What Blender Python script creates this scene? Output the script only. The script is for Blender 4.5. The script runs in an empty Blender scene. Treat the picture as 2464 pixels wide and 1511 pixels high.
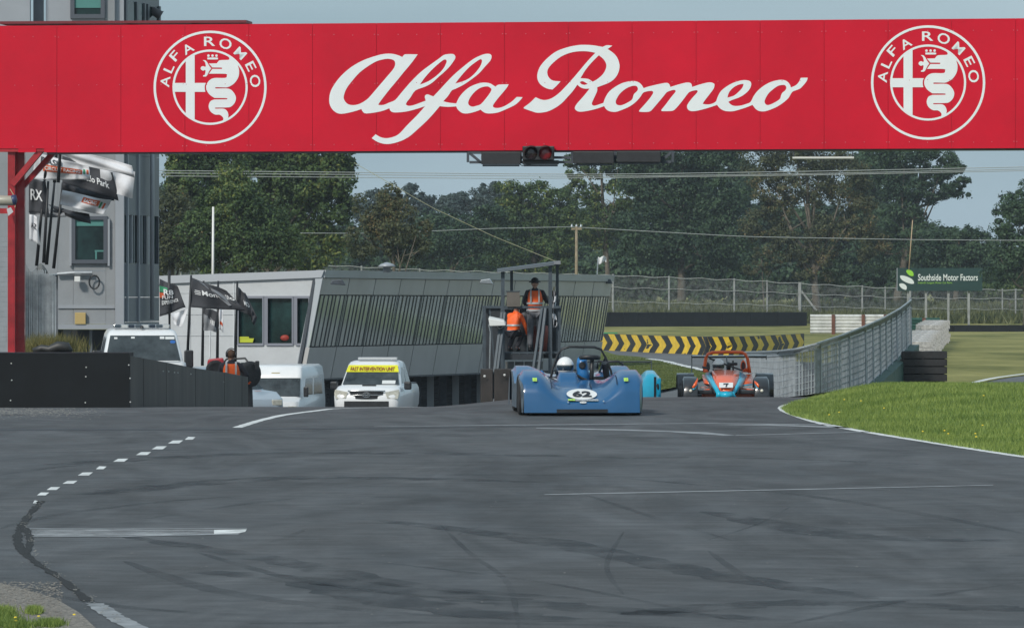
import bpy, bmesh, math, random
import numpy as np
from mathutils import Vector, Matrix
random.seed(7); rng = np.random.default_rng(11)
S = bpy.context.scene
COL = S.collection
R = math.radians
# ------------------------------------------------------------------ camera, light, sky
FP = 12320.0; CX = 1232.0; HY = 700.0; EYE = 1.7          # focal length in reference pixels, principal column, horizon row, eye height
cam = bpy.data.cameras.new('camera'); camo = bpy.data.objects.new('camera', cam); COL.objects.link(camo)
cam.lens = 180; cam.sensor_width = 36; cam.sensor_fit = 'HORIZONTAL'; cam.shift_y = -55.5/2464
cam.clip_start = 0.5; cam.clip_end = 6000
camo.location = (0, 0, EYE); camo.rotation_euler = (R(90), 0, 0); S.camera = camo
S.view_settings.view_transform = 'Standard'; S.view_settings.look = 'None'
S.view_settings.exposure = 0.30; S.view_settings.gamma = 1.0; S.view_settings.use_curve_mapping = False
W = bpy.data.worlds.new('World'); S.world = W; W.use_nodes = True
nt = W.node_tree; nt.nodes.clear()
def N(t, ty, **kw):
    n = t.nodes.new(ty)
    for k, v in kw.items(): setattr(n, k, v)
    return n
out = N(nt, 'ShaderNodeOutputWorld'); bg = N(nt, 'ShaderNodeBackground'); bg.inputs[1].default_value = 0.1
sky = N(nt, 'ShaderNodeTexSky', sky_type='NISHITA'); sky.sun_disc = False
sky.sun_elevation = R(38.4); sky.sun_rotation = R(212.5); sky.dust_density = 2.0; sky.air_density = 1.4
tc = N(nt, 'ShaderNodeTexCoord'); mp = N(nt, 'ShaderNodeMapping'); mp.inputs['Scale'].default_value = (1, 1, 5)
nz = N(nt, 'ShaderNodeTexNoise'); nz.inputs['Scale'].default_value = 3.2; nz.inputs['Detail'].default_value = 4; nz.inputs['Roughness'].default_value = .45
cr = N(nt, 'ShaderNodeValToRGB'); cr.color_ramp.elements[0].position = .38; cr.color_ramp.elements[1].position = .64
cr.color_ramp.elements[0].color = (2.3, 3.45, 4.25, 1); cr.color_ramp.elements[1].color = (3.9, 5.1, 5.9, 1)
mx = N(nt, 'ShaderNodeMix', data_type='RGBA'); mx.inputs[0].default_value = .86
L = nt.links.new
L(tc.outputs['Generated'], mp.inputs[0]); L(mp.outputs[0], nz.inputs[0]); L(nz.outputs[0], cr.inputs[0])
L(sky.outputs[0], mx.inputs[6]); L(cr.outputs[0], mx.inputs[7]); L(mx.outputs[2], bg.inputs[0]); L(bg.outputs[0], out.inputs[0])
sun = bpy.data.lights.new('sun', 'SUN'); sun.energy = 2.3; sun.angle = R(7); sun.color = (1, .95, .87)
suno = bpy.data.objects.new('sun', sun); COL.objects.link(suno)
suno.rotation_euler = Vector((-.42, -.66, .62)).to_track_quat('Z', 'Y').to_euler()
# ------------------------------------------------------------------ helpers
def P(px, py, Z): return Vector(((px-CX)/FP*Z, Z, EYE-(py-HY)/FP*Z))
def ss(a, b, x):
    t = min(1, max(0, (x-a)/(b-a))); return t*t*(3-2*t)
def interp(x, pts):
    if x <= pts[0][0]: return pts[0][1]
    for (a, b), (c, d) in zip(pts, pts[1:]):
        if x <= c: return b+(d-b)*(x-a)/(c-a)
    return pts[-1][1]
PC = [(0,0),(78,0),(82,-.01),(85,-.06),(90,-.2),(95,-.4),(101,-.62),(110,-.84),(124,-.95),(150,-1.0),(205,-1.06),(250,-1.1),(415,-1.1),(440,.2),(480,.5),(3000,.5)]
PL = [(0,0),(70,0),(75,-.03),(80,-.11),(85,-.24),(90,-.42),(100,-.8),(112,-1.15),(125,-1.6),(137,-2.05),(150,-2.7),(175,-3.2),(240,-3.2),(270,-1.1),(415,-1.1),(440,.2),(480,.5),(3000,.5)]
def hgt(x, y):
    x0 = interp(y, [(60,-1.2),(80,-1.4),(100,-3.0),(137,-2.4),(185,.2),(300,.2)])
    t = ss(x0, x0+2.6, x)
    h = interp(y, PL)*(1-t)+interp(y, PC)*t
    b = ss(4.5, 6.2, x)*ss(62, 76, y)*(1-ss(86, 100, y))
    return h+.2*b
def G(px, py, dz=0.0):                                     # point on the flat foreground seen at a pixel
    Z = FP*EYE/(py-HY); return Vector(((px-CX)/FP*Z, Z, hgt((px-CX)/FP*Z, Z)+dz))
def GF(px, py, z0=95, dz=0.0):                              # first ground point beyond distance z0
    Z = z0; a = (px-CX)/FP; b = (py-HY)/FP
    while Z < 800 and EYE-b*Z > hgt(a*Z, Z): Z += .5
    return Vector((a*Z, Z, hgt(a*Z, Z)+dz))
MATS = {}
def mat(name, col, rough=.6, metal=0, var=.0, vs=3.0, bump=0, bs=40, spec=.5, coat=0, col2=None, emit=None, stretch=(1,1,1), trans=0, wave=None, coords='Object'):
    if name in MATS: return MATS[name]
    m = bpy.data.materials.new(name); m.use_nodes = True; t = m.node_tree; p = t.nodes['Principled BSDF']; l = t.links.new
    p.inputs['Base Color'].default_value = (*col, 1); p.inputs['Roughness'].default_value = rough; p.inputs['Metallic'].default_value = metal
    p.inputs['Specular IOR Level'].default_value = spec
    if coat: p.inputs['Coat Weight'].default_value = coat; p.inputs['Coat Roughness'].default_value = .06
    if emit: p.inputs['Emission Color'].default_value = (*emit[:3], 1); p.inputs['Emission Strength'].default_value = emit[3]
    tcn = N(t, 'ShaderNodeTexCoord'); mpn = N(t, 'ShaderNodeMapping'); mpn.inputs['Scale'].default_value = stretch
    l(tcn.outputs[coords], mpn.inputs[0])
    if var or col2:
        n = N(t, 'ShaderNodeTexNoise'); n.inputs['Scale'].default_value = vs; n.inputs['Detail'].default_value = 6; n.inputs['Roughness'].default_value = .65
        l(mpn.outputs[0], n.inputs[0])
        r = N(t, 'ShaderNodeValToRGB'); r.color_ramp.elements[0].position = .33; r.color_ramp.elements[1].position = .67
        c2 = col2 or col
        r.color_ramp.elements[0].color = (*[max(0, c*(1-var)) for c in col], 1); r.color_ramp.elements[1].color = (*[min(1, c*(1+var)) for c in c2], 1)
        l(n.outputs[0], r.inputs[0]); l(r.outputs[0], p.inputs['Base Color'])
    if bump:
        n2 = N(t, 'ShaderNodeTexNoise'); n2.inputs['Scale'].default_value = bs; n2.inputs['Detail'].default_value = 4
        l(mpn.outputs[0], n2.inputs[0]); b = N(t, 'ShaderNodeBump'); b.inputs['Strength'].default_value = bump; b.inputs['Distance'].default_value = .02
        l(n2.outputs[0], b.inputs['Height']); l(b.outputs[0], p.inputs['Normal'])
    if wave:
        w = N(t, 'ShaderNodeTexWave', bands_direction=wave[0]); w.inputs['Scale'].default_value = wave[1]; w.inputs['Distortion'].default_value = wave[3] if len(wave) > 3 else .3
        l(mpn.outputs[0], w.inputs[0]); b = N(t, 'ShaderNodeBump'); b.inputs['Strength'].default_value = wave[2]; b.inputs['Distance'].default_value = .03
        l(w.outputs['Fac'], b.inputs['Height']); l(b.outputs[0], p.inputs['Normal'])
    if trans: p.inputs['Transmission Weight'].default_value = trans
    MATS[name] = m; return m
def netmat(name, col, lo, hi, vs, st=(1,1,1)):
    m = mat(name, col, .6, 0, .35, 9); t = m.node_tree; p = t.nodes['Principled BSDF']
    tcn = N(t, 'ShaderNodeTexCoord'); mpn = N(t, 'ShaderNodeMapping'); mpn.inputs['Scale'].default_value = st
    n = N(t, 'ShaderNodeTexNoise'); n.inputs['Scale'].default_value = vs; n.inputs['Detail'].default_value = 3
    r = N(t, 'ShaderNodeMapRange'); r.inputs[1].default_value = .35; r.inputs[2].default_value = .65; r.inputs[3].default_value = lo; r.inputs[4].default_value = hi
    l = t.links.new; l(tcn.outputs['Object'], mpn.inputs[0]); l(mpn.outputs[0], n.inputs[0]); l(n.outputs[0], r.inputs[0]); l(r.outputs[0], p.inputs['Alpha']); return m
def leafmat(name, dark, light, tint=None, cl=.35):
    m = bpy.data.materials.new(name); m.use_nodes = True; t = m.node_tree; p = t.nodes['Principled BSDF']; l = t.links.new
    g = N(t, 'ShaderNodeNewGeometry'); n = N(t, 'ShaderNodeTexNoise'); n.inputs['Scale'].default_value = cl; n.inputs['Detail'].default_value = 3
    l(g.outputs['Position'], n.inputs[0])
    ad = N(t, 'ShaderNodeMath', operation='MULTIPLY_ADD'); ad.inputs[1].default_value = .45; l(g.outputs['Random Per Island'], ad.inputs[0]); l(n.outputs[0], ad.inputs[2])
    r = N(t, 'ShaderNodeValToRGB'); e = r.color_ramp.elements; e[0].position = .45; e[0].color = (*dark, 1); e[1].position = .95; e[1].color = (*light, 1)
    if tint: q = e.new(.98); q.color = (*tint, 1)
    l(ad.outputs[0], r.inputs[0]); l(r.outputs[0], p.inputs['Base Color']); p.inputs['Roughness'].default_value = .55; p.inputs['Specular IOR Level'].default_value = .25
    tr = N(t, 'ShaderNodeBsdfTranslucent'); l(r.outputs[0], tr.inputs[0]); ms = N(t, 'ShaderNodeMixShader'); ms.inputs[0].default_value = .22
    l(p.outputs[0], ms.inputs[1]); l(tr.outputs[0], ms.inputs[2]); l(ms.outputs[0], t.nodes['Material Output'].inputs[0])
    return m
def tag(o, label=None, cat=None, group=None, kind=None):
    if label: o['label'] = label
    if cat: o['category'] = cat
    if group: o['group'] = group
    if kind: o['kind'] = kind
    return o
def empty(name, loc=(0,0,0), rz=0, label=None, cat=None, group=None):
    o = bpy.data.objects.new(name, None); COL.objects.link(o); o.location = loc; o.rotation_euler = (0, 0, rz); o.empty_display_size = .2
    return tag(o, label, cat, group)
class MB:
    def __init__(s): s.v = []; s.f = []
    def add(s, vs, fs):
        k = len(s.v); s.v += [tuple(v) for v in vs]; s.f += [tuple(i+k for i in f) for f in fs]; return s
    def box(s, a, b):
        (x0,y0,z0),(x1,y1,z1) = a, b
        return s.add([(x0,y0,z0),(x1,y0,z0),(x1,y1,z0),(x0,y1,z0),(x0,y0,z1),(x1,y0,z1),(x1,y1,z1),(x0,y1,z1)], [(0,3,2,1),(4,5,6,7),(0,1,5,4),(1,2,6,5),(2,3,7,6),(3,0,4,7)])
    def cbox(s, c, d): return s.box([c[i]-d[i]/2 for i in range(3)], [c[i]+d[i]/2 for i in range(3)])
    def hexa(s, bot, top):                                   # four bottom, four top corners, same winding
        return s.add(list(bot)+list(top), [(0,3,2,1),(4,5,6,7),(0,1,5,4),(1,2,6,5),(2,3,7,6),(3,0,4,7)])
    def slab(s, q, d):                                       # quad q pushed by vector d
        q = [Vector(p) for p in q]; d = Vector(d); return s.hexa(q, [p+d for p in q])
    def beam(s, a, b, w, h=None, up=(0,0,1)):
        a = Vector(a); b = Vector(b); h = h or w; d = (b-a).normalized(); u = Vector(up)
        if abs(d.dot(u)) > .98: u = Vector((0,1,0))
        r = d.cross(u).normalized()*w/2; u = r.cross(d).normalized()*h/2
        return s.hexa([a-r-u, a+r-u, a+r+u, a-r+u], [b-r-u, b+r-u, b+r+u, b-r+u])
    def tube(s, path, r, n=6, cap=True):
        path = [Vector(p) for p in path]; rs = r if isinstance(r, (list, tuple)) else [r]*len(path); rings = []
        for i, p in enumerate(path):
            d = (path[min(i+1, len(path)-1)]-path[max(i-1, 0)]).normalized(); u = Vector((0,0,1)) if abs(d.z) < .9 else Vector((0,1,0))
            a = d.cross(u).normalized(); b = a.cross(d).normalized()
            rings.append([p+(a*math.cos(2*math.pi*k/n)+b*math.sin(2*math.pi*k/n))*rs[i] for k in range(n)])
        return s.loft(rings, cap)
    def loft(s, rings, cap=True, closed=True):
        n = len(rings[0]); vs = [v for r in rings for v in r]; fs = []
        for i in range(len(rings)-1):
            for k in range(n if closed else n-1):
                a = i*n+k; b = i*n+(k+1) % n; fs.append((a, b, b+n, a+n))
        if cap and closed: fs.append(tuple(range(n))[::-1]); fs.append(tuple(range((len(rings)-1)*n, len(rings)*n)))
        return s.add(vs, fs)
    def lathe(s, c, axis, prof, n=20):                       # prof: (radius, along)
        c = Vector(c); ax = Vector(axis).normalized(); u = Vector((0,0,1)) if abs(ax.z) < .9 else Vector((1,0,0)); a = ax.cross(u).normalized(); b = a.cross(ax)
        return s.loft([[c+ax*h+(a*math.cos(2*math.pi*k/n)+b*math.sin(2*math.pi*k/n))*r for k in range(n)] for r, h in prof])
    def ball(s, c, rad, n=14, m=8):
        c = Vector(c); rad = rad if isinstance(rad, (list, tuple)) else (rad,)*3
        return s.loft([[(c.x+rad[0]*math.sin(t)*math.cos(2*math.pi*k/n), c.y+rad[1]*math.sin(t)*math.sin(2*math.pi*k/n), c.z-rad[2]*math.cos(t)) for k in range(n)] for t in [max(.02, min(math.pi-.02, math.pi*i/m)) for i in range(m+1)]])
    def grid(s, fn, nu, nv):
        vs = [fn(i/nu, j/nv) for j in range(nv+1) for i in range(nu+1)]
        return s.add(vs, [(j*(nu+1)+i, j*(nu+1)+i+1, (j+1)*(nu+1)+i+1, (j+1)*(nu+1)+i) for j in range(nv) for i in range(nu)])
    def build(s, name, m, parent=None, smooth=False, bevel=0, kind=None, auto=False, solid=0):
        me = bpy.data.meshes.new(name); me.from_pydata(s.v, [], s.f); me.materials.append(m)
        bm = bmesh.new(); bm.from_mesh(me); bmesh.ops.recalc_face_normals(bm, faces=bm.faces); bm.to_mesh(me); bm.free()
        if smooth: me.polygons.foreach_set('use_smooth', [True]*len(me.polygons))
        o = bpy.data.objects.new(name, me); COL.objects.link(o); o.parent = parent
        if auto: 
            me.set_sharp_from_angle(angle=R(38)) if smooth else None
        if bevel:
            b = o.modifiers.new('bevel', 'BEVEL'); b.width = bevel; b.segments = 2; b.limit_method = 'ANGLE'
        if solid:
            b = o.modifiers.new('solid', 'SOLIDIFY'); b.thickness = solid
        if kind: o['kind'] = kind
        return o
def npmesh(name, V, F, m, parent=None, kind=None):
    me = bpy.data.meshes.new(name); nf, k = F.shape
    me.vertices.add(len(V)); me.vertices.foreach_set('co', V.astype(np.float32).ravel())
    me.loops.add(nf*k); me.loops.foreach_set('vertex_index', F.astype(np.int32).ravel())
    me.polygons.add(nf); me.polygons.foreach_set('loop_start', np.arange(0, nf*k, k, dtype=np.int32)); me.polygons.foreach_set('loop_total', np.full(nf, k, dtype=np.int32))
    me.materials.append(m); me.update(); o = bpy.data.objects.new(name, me); COL.objects.link(o); o.parent = parent
    if kind: o['kind'] = kind
    return o
def clone(o, parent=None):
    c = o.copy(); COL.objects.link(c); c.parent = parent
    for ch in list(o.children): clone(ch, c)
    return c
def curve_to_mesh(cu):
    o = bpy.data.objects.new('tmp', cu); COL.objects.link(o); dg = bpy.context.evaluated_depsgraph_get(); dg.update()
    me = bpy.data.meshes.new_from_object(o.evaluated_get(dg)); vs = [v.co.copy() for v in me.vertices]; fs = [tuple(p.vertices) for p in me.polygons]
    bpy.data.objects.remove(o); bpy.data.curves.remove(cu); bpy.data.meshes.remove(me); return vs, fs
def textmesh(txt, bold=0, shear=0):
    cu = bpy.data.curves.new('t', 'FONT'); cu.body = txt; cu.offset = bold; cu.shear = shear; cu.resolution_u = 3
    vs, fs = curve_to_mesh(cu); x0 = min(v.x for v in vs); x1 = max(v.x for v in vs); y0 = min(v.y for v in vs); y1 = max(v.y for v in vs)
    return [((v.x-x0)/(x1-x0), (v.y-y0)/(y1-y0)) for v in vs], fs
def lettering(txt, fn, m, parent, bold=.0, shear=0, name='lettering'):     # fn(u, v) -> point
    uv, fs = textmesh(txt, bold, shear); b = MB(); b.add([fn(u, v) for u, v in uv], fs); return b.build(name, m, parent)
def smooth_loop(pts, k=4):
    n = len(pts); res = []
    for i in range(n):
        p0, p1, p2, p3 = (pts[(i+j-1) % n] for j in range(4))
        a0 = p1 if len(p1) > 2 else p0; a3 = p2 if len(p2) > 2 else p3
        for q in range(k):
            t = q/k
            res.append(tuple(.5*((2*p1[c])+(-a0[c]+p2[c])*t+(2*a0[c]-5*p1[c]+4*p2[c]-a3[c])*t*t+(-a0[c]+3*p1[c]-3*p2[c]+a3[c])*t**3) for c in (0, 1)))
    return res
def fillshape(loops):
    cu = bpy.data.curves.new('s', 'CURVE'); cu.dimensions = '2D'; cu.fill_mode = 'BOTH'
    for lp in loops:
        sp = cu.splines.new('POLY'); sp.points.add(len(lp)-1); sp.use_cyclic_u = True
        for p, q in zip(sp.points, lp): p.co = (q[0], q[1], 0, 1)
    vs, fs = curve_to_mesh(cu); return [(v.x, v.y) for v in vs], fs
def rring(hw, y0, y1, z, r=.1, n=4):
    pts = []; r = min(r, hw*.9, (y1-y0)*.45)
    for cx, cy, a in ((hw-r, y0+r, -90), (hw-r, y1-r, 0), (-hw+r, y1-r, 90), (-hw+r, y0+r, 180)):
        for i in range(n+1): t = R(a+90*i/n); pts.append((cx+r*math.cos(t), cy+r*math.sin(t), z))
    return pts
M = dict(
 asphalt=None,
 white=mat('white_paint', (.72,.74,.75), .35, var=.06, vs=4, coat=.3),
 steel=mat('grey_steel', (.30,.32,.34), .45, .6, .15, 6),
 dark=mat('dark_steel', (.06,.07,.085), .5, .2, .25, 8),
 black=mat('black_plastic', (.018,.019,.022), .45, var=.3, vs=10),
 rubber=mat('tyre_rubber', (.022,.022,.024), .8, var=.35, vs=14, bump=.3),
 glass=mat('dark_glass', (.02,.03,.035), .06, spec=.8, var=.3, vs=2),
 chrome=mat('bright_metal', (.55,.56,.57), .25, .9, .1, 10),
)
# ------------------------------------------------------------------ ground
def asphalt(name, base, var):
    m = bpy.data.materials.new(name); m.use_nodes = True; t = m.node_tree; p = t.nodes['Principled BSDF']; l = t.links.new
    tcn = N(t, 'ShaderNodeTexCoord'); cur = None
    def noise(sc, st, det=5, dist=0, ro=.6):
        mp_ = N(t, 'ShaderNodeMapping'); mp_.inputs['Scale'].default_value = st; l(tcn.outputs['Object'], mp_.inputs[0])
        n = N(t, 'ShaderNodeTexNoise'); n.inputs['Scale'].default_value = sc; n.inputs['Detail'].default_value = det; n.inputs['Distortion'].default_value = dist; n.inputs['Roughness'].default_value = ro
        l(mp_.outputs[0], n.inputs[0]); return n.outputs[0]
    def rng_(src, a, b, c, d):
        r = N(t, 'ShaderNodeMapRange'); l(src, r.inputs[0])
        for i, v in enumerate((a, b, c, d)): r.inputs[i+1].default_value = v
        return r.outputs[0]
    def mul(a, b):
        q = N(t, 'ShaderNodeMath', operation='MULTIPLY'); l(a, q.inputs[0]); l(b, q.inputs[1]); return q.outputs[0]
    a = rng_(noise(.55, (1,.22,1), 6, 2.4), .3, .7, 1-var, 1+var)
    b = rng_(noise(1.7, (.45,.9,1), 5, 2.2, .7), .35, .68, 1-var*.8, 1+var*.5)
    c = rng_(noise(60, (1,1,1), 3), .3, .7, .8, 1.2)
    d = rng_(noise(.11, (1,.5,1), 2, .4), .3, .7, .86, 1.12)
    f = mul(mul(a, b), mul(c, d)); cm = N(t, 'ShaderNodeMix', data_type='RGBA', blend_type='MULTIPLY'); cm.inputs[0].default_value = 1; cm.inputs[6].default_value = (*base, 1)
    cb = N(t, 'ShaderNodeCombineColor'); [l(f, cb.inputs[i]) for i in range(3)]; l(cb.outputs[0], cm.inputs[7]); l(cm.outputs[2], p.inputs['Base Color'])
    l(rng_(noise(.9, (1,.3,1), 4, 1), .3, .7, .62, .9), p.inputs['Roughness']); p.inputs['Specular IOR Level'].default_value = .32
    bp = N(t, 'ShaderNodeBump'); bp.inputs['Strength'].default_value = .5; bp.inputs['Distance'].default_value = .01; l(noise(45, (1,1,1), 3), bp.inputs['Height']); l(bp.outputs[0], p.inputs['Normal'])
    return m
M['asphalt'] = asphalt('asphalt', (.079,.081,.084), .36)
M['asphalt2'] = asphalt('worn_asphalt', (.12,.122,.125), .12)
M['grass'] = mat('dry_grass', (.12,.135,.035), .9, var=.25, vs=.22, col2=(.25,.23,.085), bump=.4, bs=6, spec=.1, stretch=(1,.35,1))
M['verge'] = mat('verge_grass', (.08,.135,.03), .9, var=.3, vs=1.2, col2=(.14,.20,.05), bump=.5, bs=12, spec=.1)
def axis(*segs):
    r = []
    for a, b, n in segs: r += [a+(b-a)*i/n for i in range(n)]
    return r+[segs[-1][1]]
def sheet(name, xs, ys, dz, m, clip=None):
    b = MB()
    b.v = [(x, y, hgt(x, y)+dz) for y in ys for x in xs]; nx = len(xs)
    for j in range(len(ys)-1):
        for i in range(nx-1): b.f.append((j*nx+i, j*nx+i+1, (j+1)*nx+i+1, (j+1)*nx+i))
    return tag(b.build(name, m, smooth=True), kind='structure')
sheet('ground', axis((-1500,-60,8),(-60,-12,12),(-12,16,56),(16,60,11),(60,1500,8)), axis((-60,20,4),(20,70,25),(70,130,60),(130,200,35),(200,300,20),(300,500,20),(500,3000,10)), -.035, M['grass'])
def rowsheet(name, rows, nx, dz, m):                           # rows: (y, xleft, xright)
    b = MB()
    for y, a, c in rows:
        for i in range(nx+1): x = a+(c-a)*i/nx; b.v.append((x, y, hgt(min(x,4.09) if name == 'road' else x, y)+dz))
    for j in range(len(rows)-1):
        for i in range(nx): b.f.append((j*(nx+1)+i, j*(nx+1)+i+1, (j+1)*(nx+1)+i+1, (j+1)*(nx+1)+i))
    return tag(b.build(name, m, smooth=True), kind='structure')
VE = [(20,9.5),(35,7.6),(45,6.2),(52.6,5.26),(57,4.75),(61.6,4.32),(66.5,3.95),(70,3.80),(73.5,3.86),(77,4.2),(80.5,4.72),(82.5,5.2),(85,6.2),(88,7.4)]
rows = []
for i in range(0, 137):
    y = 20+i*.5 if i <= 0 else 20+i*.5
    xl = -34 if y > 29.2 else interp(y, [(20,-1.9),(25.9,-2.12),(27.6,-2.45),(28.4,-2.72),(29.2,-2.9)])
    rows.append((y, xl, interp(y, VE)))
rows = [r for r in rows if r[0] <= 88]
rowsheet('road', rows, 160, 0.0, M['asphalt'])
rowsheet('track', [(88+i*1.0, -34, interp(88+i, [(88,7.4),(95,6.2),(112,5.6),(120,7.0),(128,9.2),(150,11.6)])) for i in range(41)], 44, -.004, M['asphalt2'])
sheet('pit_lane', axis((-34,-12,8),(-12,9,42)), axis((128,150,22),(150,255,30)), -.02, M['asphalt2'])
# grass island and far bend of the circuit
def poly_ground(name, top, bot, dz, m, n=24, z0=112, parent=None):
    def at(pts, t):
        x0, x1 = pts[0][0], pts[-1][0]; x = x0+(x1-x0)*t; return x, interp(x, pts)
    b = MB(); 
    for j in range(5):
        for i in range(n+1):
            A = at(top, i/n); B = at(bot, i/n); w = j/4; b.v.append(GF(A[0]*(1-w)+B[0]*w, A[1]*(1-w)+B[1]*w, z0, dz))
    for j in range(4):
        for i in range(n): b.f.append((j*(n+1)+i, j*(n+1)+i+1, (j+1)*(n+1)+i+1, (j+1)*(n+1)+i))
    o = b.build(name, m, parent, smooth=True); o['kind'] = 'structure'; return o
poly_ground('far_road', [(1430,842),(1564,846),(1696,857),(1800,866),(2080,880)], [(1480,857),(1540,862),(1600,873),(1650,888),(1700,899),(1760,945),(2080,949)], .03, M['asphalt2'])
poly_ground('infield_track', [(2318,934),(2360,922),(2410,912),(2500,900)], [(2318,936),(2360,938),(2410,940),(2500,944)], .02, M['asphalt2'], z0=110)
ig = poly_ground('infield_verge', [(1440,842),(1480,857),(1540,862),(1600,872),(1650,887),(1700,902)], [(1440,952),(1540,951),(1580,945),(1620,938),(1660,925),(1700,912)], .06, mat('island_grass', (.075,.10,.026), .9, var=.3, vs=.8, col2=(.12,.14,.04), bump=.5, bs=8, spec=.1))
wl = mat('road_paint', (.62,.63,.62), .7, var=.35, vs=7)
fl = mat('faded_paint', (.24,.25,.26), .75, var=.35, vs=5)
tarl = mat('tar_seam', (.028,.03,.032), .6, var=.3, vs=4)
def ribbon(name, pts, w, m, dz=.003, n=10, jit=0, far=False, kind='structure', taper=False):
    q = [(GF(x, y, 112) if far else G(x, y)) for x, y in pts]
    c = [Vector((p.x, p.y, 0)) for p in q]; L_ = []
    for i in range(len(c)-1):
        p0, p1, p2, p3 = c[max(i-1,0)], c[i], c[i+1], c[min(i+2,len(c)-1)]
        for k in range(n):
            t = k/n; L_.append(.5*((2*p1)+(-p0+p2)*t+(2*p0-5*p1+4*p2-p3)*t*t+(-p0+3*p1-3*p2+p3)*t**3))
    L_.append(c[-1]); b = MB(); ww = w
    for i, p in enumerate(L_):
        d = (L_[min(i+1,len(L_)-1)]-L_[max(i-1,0)]).normalized(); nn = Vector((d.y, -d.x, 0)); ww = w*(1+random.uniform(-jit, jit))
        if taper: ww *= math.sin(math.pi*min(1, max(.0, (i+.3)/(len(L_)-.4))))**.5
        for s_ in (-.5, .5): v = p+nn*ww*s_; b.v.append((v.x, v.y, hgt(v.x, v.y)+dz))
    for i in range(len(L_)-1): b.f.append((2*i, 2*i+1, 2*i+3, 2*i+2))
    o = b.build(name, m); o['kind'] = kind; return o
def pxpoly(name, pts, m, dz=.003):
    b = MB(); b.v = [tuple(G(x, y, dz)) for x, y in pts]; b.f = [tuple(range(len(pts)))]; o = b.build(name, m); o['kind'] = 'structure'; return o
ribbon('edge_line', [(570,1029),(625,1012),(690,997),(760,985),(830,974),(920,968),(1010,963)], .13, wl, jit=.12)
ribbon('edge_line', [(2600,1119),(2464,1099),(2350,1082),(2200,1058),(2100,1042),(2000,1024),(1940,1008),(1898,993),(1884,984),(1888,977),(1915,970),(1960,962),(2000,956)], .14, wl, jit=.1)
ribbon('edge_line', [(1560,867),(1600,873),(1625,880),(1660,888),(1700,897)], .3, wl, dz=.07, jit=.3, far=True)
ribbon('edge_line', [(2320,935),(2360,922),(2410,912),(2500,900)], .22, wl, dz=.07, far=True)
ribbon('edge_line', [(228,1452),(262,1475),(300,1497),(350,1520)], .11, fl, jit=.25)
for cx, cy, k in ((457,1055,.7),(422,1064,1),(383,1078,1),(345,1092,1),(290,1108,1),(243,1126,.7),(205,1141,1),(168,1161,1),(128,1176,.9),(103,1189,.8),(86,1208,.4)):
    pxpoly('lane_dash', [(cx-18*k,cy+3.2),(cx+9*k,cy+3),(cx+19*k,cy-4.5*k),(cx-6*k,cy-4)], wl)
pxpoly('grid_box_line', [(66,1271.4),(300,1272),(595,1270.5),(594,1272),(300,1273.6),(66,1273.4)], fl)
pxpoly('grid_box_line', [(60,1290.5),(300,1289.5),(575,1284),(572,1286),(300,1291.5),(60,1292.5)], fl)
pxpoly('grid_box_line', [(515,1275),(594,1273.5),(590,1280),(572,1283),(515,1285)], wl)
pxpoly('grid_box_fill', [(62,1274.2),(592,1273.8),(572,1287),(60,1289.5)], netmat('worn_fill', (.42,.43,.44), .0, .75, 1.5, (1,1,1)), .002)
pxpoly('tar_seam', [(-40,1032),(500,1031),(950,1027.6),(1500,1023),(1500,1024.6),(950,1030.4),(500,1034.5),(-40,1036)], tarl, .002)
pxpoly('faded_line', [(900,1026.5),(1300,1021.5),(1700,1018),(2060,1022),(2060,1023.3),(1700,1019.2),(1300,1023),(900,1027.3)], fl)
pxpoly('faded_line', [(1690,1022),(1850,1021),(2010,1026),(2080,1032),(1850,1024)], fl)
pxpoly('faded_line', [(1290,1029.5),(1500,1033),(1700,1040),(1770,1047.5),(1740,1048.2),(1600,1039),(1290,1031)], fl)
pxpoly('faded_line', [(1770,1047),(2110,1038),(2110,1039.2),(1770,1048.3)], fl)
pxpoly('faded_line', [(1310,1189.3),(1420,1186.8),(2000,1175),(2390,1166.5),(2390,1168),(2000,1177),(1420,1189),(1310,1191)], fl)
skm = netmat('tyre_marks', (.03,.031,.034), .0, .32, 1.3, (2.2,.3,1))
for pts, w in (([(652,1303),(690,1293),(738,1272)],.11),([(1100,1287),(1130,1275),(1165,1263)],.07),([(480,1330),(700,1390),(1000,1432),(1400,1452)],.2),([(300,1350),(520,1420),(900,1470),(1300,1490)],.3),
    ([(0,1143),(180,1120),(420,1113),(700,1108)],.25),([(0,1272),(130,1240),(380,1208),(640,1190)],.2),([(350,1248),(700,1200),(1000,1196)],.2),([(1060,1262),(1130,1330),(1220,1400),(1250,1520)],.07),([(1380,1180),(1560,1240),(1760,1300)],.12),
    ([(1705,1325),(1790,1385),(1900,1425)],.1),([(1700,1300),(1820,1262),(1900,1220)],.05),([(1500,1280),(1460,1360),(1500,1430)],.06),([(600,1500),(1100,1497),(1700,1512)],.35),([(200,1190),(600,1150),(1100,1142),(1700,1150)],.3),
    ([(1900,1500),(2200,1440),(2464,1400)],.15),([(0,1090),(600,1082),(1200,1090)],.3),([(1250,1110),(1700,1100),(2300,1120)],.35),([(1500,1150),(2000,1200),(2500,1290)],.25),([(800,1340),(1300,1400),(1800,1500)],.12),([(60,1420),(300,1460),(600,1480)],.2)):
    ribbon('tyre_mark', pts, w*.6, skm, dz=.0015, n=12, jit=.15, taper=True)
smr = netmat('rubber_smear', (.022,.023,.026), .0, .5, 2.6, (1.2,.45,1))
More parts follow.
